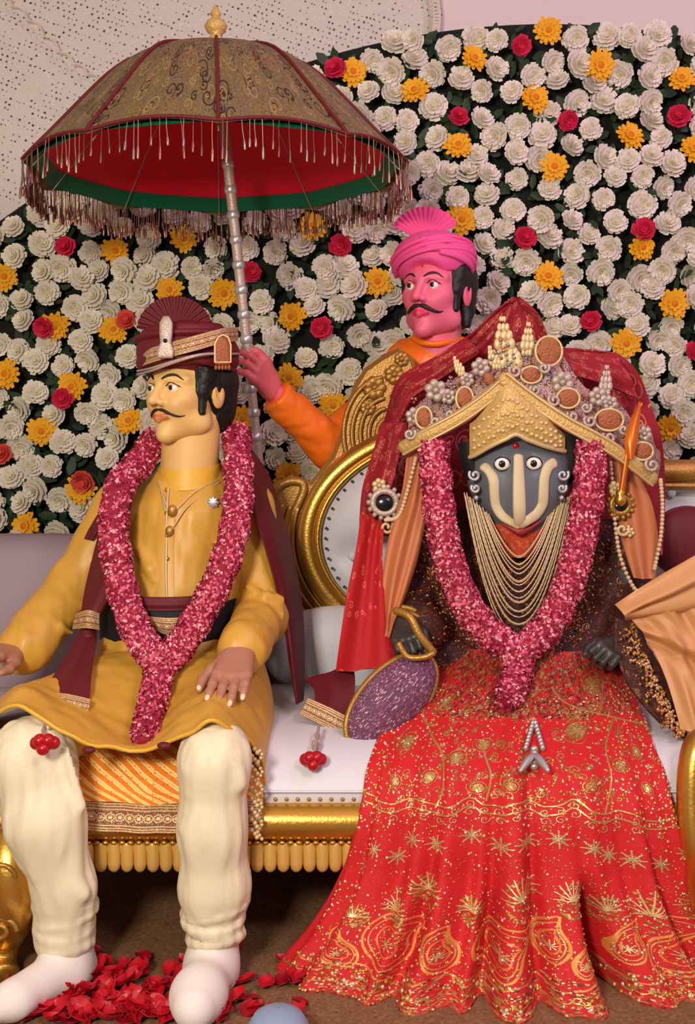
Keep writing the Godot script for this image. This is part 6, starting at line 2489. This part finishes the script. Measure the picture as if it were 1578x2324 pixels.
	b.tube(spline(PP([[898, 1385, 2.37], [930, 1400, 2.35], [952, 1440, 2.34], [985, 1482, 2.34]]), 24), 0.009, 8)
	b.tube(spline(PP([[905, 1460, 2.34], [925, 1490, 2.335], [960, 1492, 2.33], [985, 1482, 2.33]]), 24), 0.007, 8)
	part("gold_trim", b, M["dull gold"], t, "curved gold trim under the hand")
	# skirt
	rows = []
	for j in 111:
		var row := PackedVector3Array()
		for i in 221:
			row.append(skirt_at(i / 220.0, j / 110.0))
		rows.append(row)
	b = Buf.new()
	b.sheet(rows, 0.004)
	var skirt := part("skirt", b, skirt_cloth(), t, "wide red skirt embroidered with gold paisleys and stars")
	gl = []
	tn = []
	for k in 3600:
		var u := r2.randf_range(0.12, 0.88)
		var v := r2.randf()
		if v < 0.1 or (v > 0.5 and v < 0.66 and k % 3):
			continue
		var a := skirt_at(u, v)
		var n := (skirt_at(u + 0.004, v) - a).cross(skirt_at(u, v + 0.006) - a).normalized()
		if n.z < 0.0:
			n = -n
		n = (n + Vector3(r2.randf_range(-0.35, 0.35), r2.randf_range(-0.35, 0.35), r2.randf_range(-0.2, 0.2))).normalized()
		var x := n.cross(Vector3.UP).normalized()
		gl.append(Transform3D(Basis(x, n.cross(x), n) * (r2.randf_range(0.3, 0.75) if v < 0.9 else r2.randf_range(0.5, 1.1)), a + n * 0.0005))
		tn.append([lin(236, 206, 140), lin(216, 170, 96), lin(236, 224, 200), lin(206, 160, 70)][r2.randi() % 4])
	swarm("sequins", bead, M["sequins"], gl, tn, skirt)
	b = Buf.new()
	for k in 8:
		var y := 1642.0 + k * 8.0
		for s in [-1, 1]:
			b.ball(P(1213 + s * (3 + k * 2.3), y, 2.245 - k * 0.010), Vector3(0.0055, 0.0065, 0.004), 8, 5)
	for k in 5:
		b.ball(P(1213, 1700 + k * 10, 2.165 - k * 0.008), Vector3(0.008, 0.007, 0.006), 9, 6)
	for s in [-1, 1]:
		b.tube(spline(PP([[1213, 1712, 2.14], [1213 + s * 14, 1725, 2.125], [1213 + s * 32, 1750, 2.10]]), 12), PackedFloat32Array(Array(range(12)).map(func(k): return 0.004 + 0.004 * sin(PI * k / 11.0))), 7)
	part("silver_sprig", b, M["silver"], skirt, "silver beaded sprig on the skirt")
	# dark worked end of the veil at the right
	b = Buf.new()
	b.sheet(strip([[1395, 1400, 2.40], [1395, 1470, 2.37], [1430, 1560, 2.33], [1500, 1640, 2.28]], [[1445, 1420, 2.38], [1500, 1510, 2.34], [1545, 1600, 2.30], [1562, 1680, 2.26]], 34, 14, 0.012, 0.006, 1.5), 0.005)
	var endp := part("veil_end", b, M["blouse cloth"], t, "dark worked end of the veil")
	gl = []
	tn = []
	for k in 420:
		var e := r2.randf()
		var w := absf(r2.randfn(0, 0.3))
		gl.append(Transform3D(Basis.IDENTITY * r2.randf_range(0.4, 0.95), P(lerpf(1440, 1560, e) - 60 * w, lerpf(1415, 1670, pow(e, 0.85)) + 8 * w, lerpf(2.365, 2.245, e) - 0.012)))
		tn.append([lin(196, 140, 70), lin(206, 176, 140), lin(160, 104, 60)][r2.randi() % 3])
	swarm("border_beads", bead, M["sequins"], gl, tn, endp)


func make_small_things() -> void:
	mat("garland core", rgb(150, 22, 56), 0.8)
	var g1 := garland("garland", "thick crimson and pink petal garland around the seated man's neck", [PP([[352, 1000, 2.60], [312, 1055, 2.53], [272, 1105, 2.48], [258, 1200, 2.43], [270, 1300, 2.41], [296, 1400, 2.375], [330, 1465, 2.34], [366, 1510, 2.31]]), PP([[538, 985, 2.62], [541, 1060, 2.51], [540, 1140, 2.45], [528, 1220, 2.425], [498, 1310, 2.40], [452, 1400, 2.375], [405, 1470, 2.34], [366, 1510, 2.31]]), PP([[366, 1505, 2.31], [352, 1570, 2.26], [338, 1630, 2.19], [324, 1680, 2.105]])], 0.0335, 4200, 51)
	var g2 := garland("garland", "thick pink and crimson petal garland framing the dark idol's face and chest", [PP([[985, 1008, 2.45], [990, 1090, 2.43], [1002, 1190, 2.41], [1022, 1280, 2.40], [1058, 1370, 2.395], [1110, 1435, 2.39], [1178, 1482, 2.38]]), PP([[1342, 1008, 2.44], [1340, 1080, 2.42], [1326, 1180, 2.41], [1308, 1270, 2.40], [1282, 1350, 2.395], [1238, 1430, 2.39], [1178, 1482, 2.38]]), PP([[1178, 1478, 2.38], [1176, 1520, 2.36], [1164, 1560, 2.325], [1150, 1598, 2.29]])], 0.0345, 4400, 52)
	# spear
	var t := thing("spear", "slender orange and gold spear standing against the idol's right shoulder", "spear", P(1410, 1140, 2.42))
	var b := Buf.new()
	b.tube(PP([[1407, 1138, 2.425], [1419, 1060, 2.425], [1426, 1010, 2.425], [1432, 980, 2.43]]), PackedFloat32Array([0.006, 0.006, 0.0065, 0.005]), 9)
	part("shaft", b, M["orange spear"], t)
	b = Buf.new()
	b.sheet(strip([[1424, 1042, 2.418], [1418, 1000, 2.42], [1428, 960, 2.43], [1452, 912, 2.45]], [[1438, 1042, 2.418], [1448, 1000, 2.42], [1452, 960, 2.43], [1456, 912, 2.45]], 20, 7, 0.008), 0.006)
	part("blade", b, M["orange spear"], t, "long leaf shaped blade")
	b = Buf.new()
	b.lathe([Vector2(0.004, -0.016), Vector2(0.012, -0.01), Vector2(0.013, 0.0), Vector2(0.008, 0.008), Vector2(0.011, 0.014), Vector2(0.006, 0.02)], 14, Transform3D(Basis.IDENTITY, P(1408, 1132, 2.42)))
	part("knob", b, M["gold"], t)
	# purple sequinned bolster
	t = thing("bolster", "purple sequinned oval bolster with gold piping, lying left of the red skirt", "cushion", P(890, 1640, 2.33))
	b = Buf.new()
	var c := P(890, 1590, 2.33)
	var ax := (P(965, 1508, 2.36) - P(818, 1660, 2.28)).normalized()
	var bs := Basis(ax, Vector3(0, 0, 1).cross(ax).normalized(), Vector3.ZERO)
	bs.z = bs.x.cross(bs.y).normalized()
	bs.y = bs.z.cross(bs.x)
	b.ball(c, Vector3(0.125, 0.064, 0.05), 36, 20, bs)
	part("pad", b, M["sequin cloth"], t)
	b = Buf.new()
	var ring := PackedVector3Array()
	for k in 61:
		var a := TAU * k / 60.0
		ring.append(c + bs * Vector3(cos(a) * 0.127, sin(a) * 0.066, 0.0))
	b.tube(ring, 0.0065, 8)
	part("piping", b, M["dull gold"], t, "twisted gold piping")
	# tan drape entering from the right
	t = thing("shawl", "tan satin shawl with soft folds entering at the right edge", "shawl", P(1540, 1640, 2.27))
	b = Buf.new()
	var rows := strip([[1396, 1372, 2.33], [1440, 1340, 2.32], [1500, 1306, 2.31], [1560, 1272, 2.31], [1680, 1200, 2.31]], [[1420, 1408, 2.33], [1470, 1398, 2.33], [1530, 1396, 2.33], [1590, 1388, 2.33], [1700, 1370, 2.33]], 50, 26, 0.034)
	for j in 50:
		var row: PackedVector3Array = rows[j]
		for i in 26:
			var q := i / 25.0
			row[i].z += (0.007 * cos(q * 13.0 + j * 0.05) - 0.016 * exp(-((q - 0.62 + 0.004 * j) / 0.09) ** 2.0)) * smoothstep(0.0, 12.0, float(j))
		rows[j] = row
	b.sheet(rows, 0.006)
	part("shawl_fold", b, M["tan satin"], t)
	b = Buf.new()
	rows = strip([[1424, 1396, 2.34], [1470, 1452, 2.32], [1512, 1540, 2.28], [1546, 1655, 2.24]], [[1640, 1360, 2.34], [1660, 1450, 2.32], [1670, 1560, 2.28], [1680, 1665, 2.25]], 60, 40, 0.03)
	for j in 60:
		var row: PackedVector3Array = rows[j]
		for i in 40:
			var q := i / 39.0
			row[i].z += (0.012 * cos(q * 17.0 + j * 0.07) + 0.006 * cos(q * 31.0 - j * 0.13)) * sin(PI * q) + 0.014 * exp(-((j / 59.0 - 0.22 - 0.4 * q) / 0.07) ** 2.0) - 0.02 * exp(-((j / 59.0 - 0.34 - 0.4 * q) / 0.06) ** 2.0)
		rows[j] = row
	b.sheet(rows, 0.006)
	part("shawl_panel", b, M["tan satin"], t)
	# maroon cushion behind, at the right
	b = Buf.new()
	b.ball(P(1560, 1230, 2.70), Vector3(0.09, 0.085, 0.04), 24, 14)
	b.tube(oval(1560, 1230, 83, 78, 2.70, 40), 0.005, 6)
	single("cushion", b, M["maroon velvet"], "dark maroon cushion against the white sofa back at the right edge", "cushion", P(1560, 1310, 2.70))
	# pale blue round thing at the lower edge
	b = Buf.new()
	b.lathe([Vector2(0.001, 0.074), Vector2(0.022, 0.072), Vector2(0.041, 0.062), Vector2(0.052, 0.044), Vector2(0.054, 0.026), Vector2(0.05, 0.01), Vector2(0.042, 0.0), Vector2(0.001, 0.0)], 28, Transform3D(Basis.IDENTITY, Vector3((632 - 789) * 1.85 / FOCAL, 0.0, -1.85)))
	single("ball", b, M["blue grey"], "smooth pale blue ball cut by the bottom edge beside the skirt hem", "ball", Vector3((632 - 789) * 1.85 / FOCAL, 0.0, -1.85))
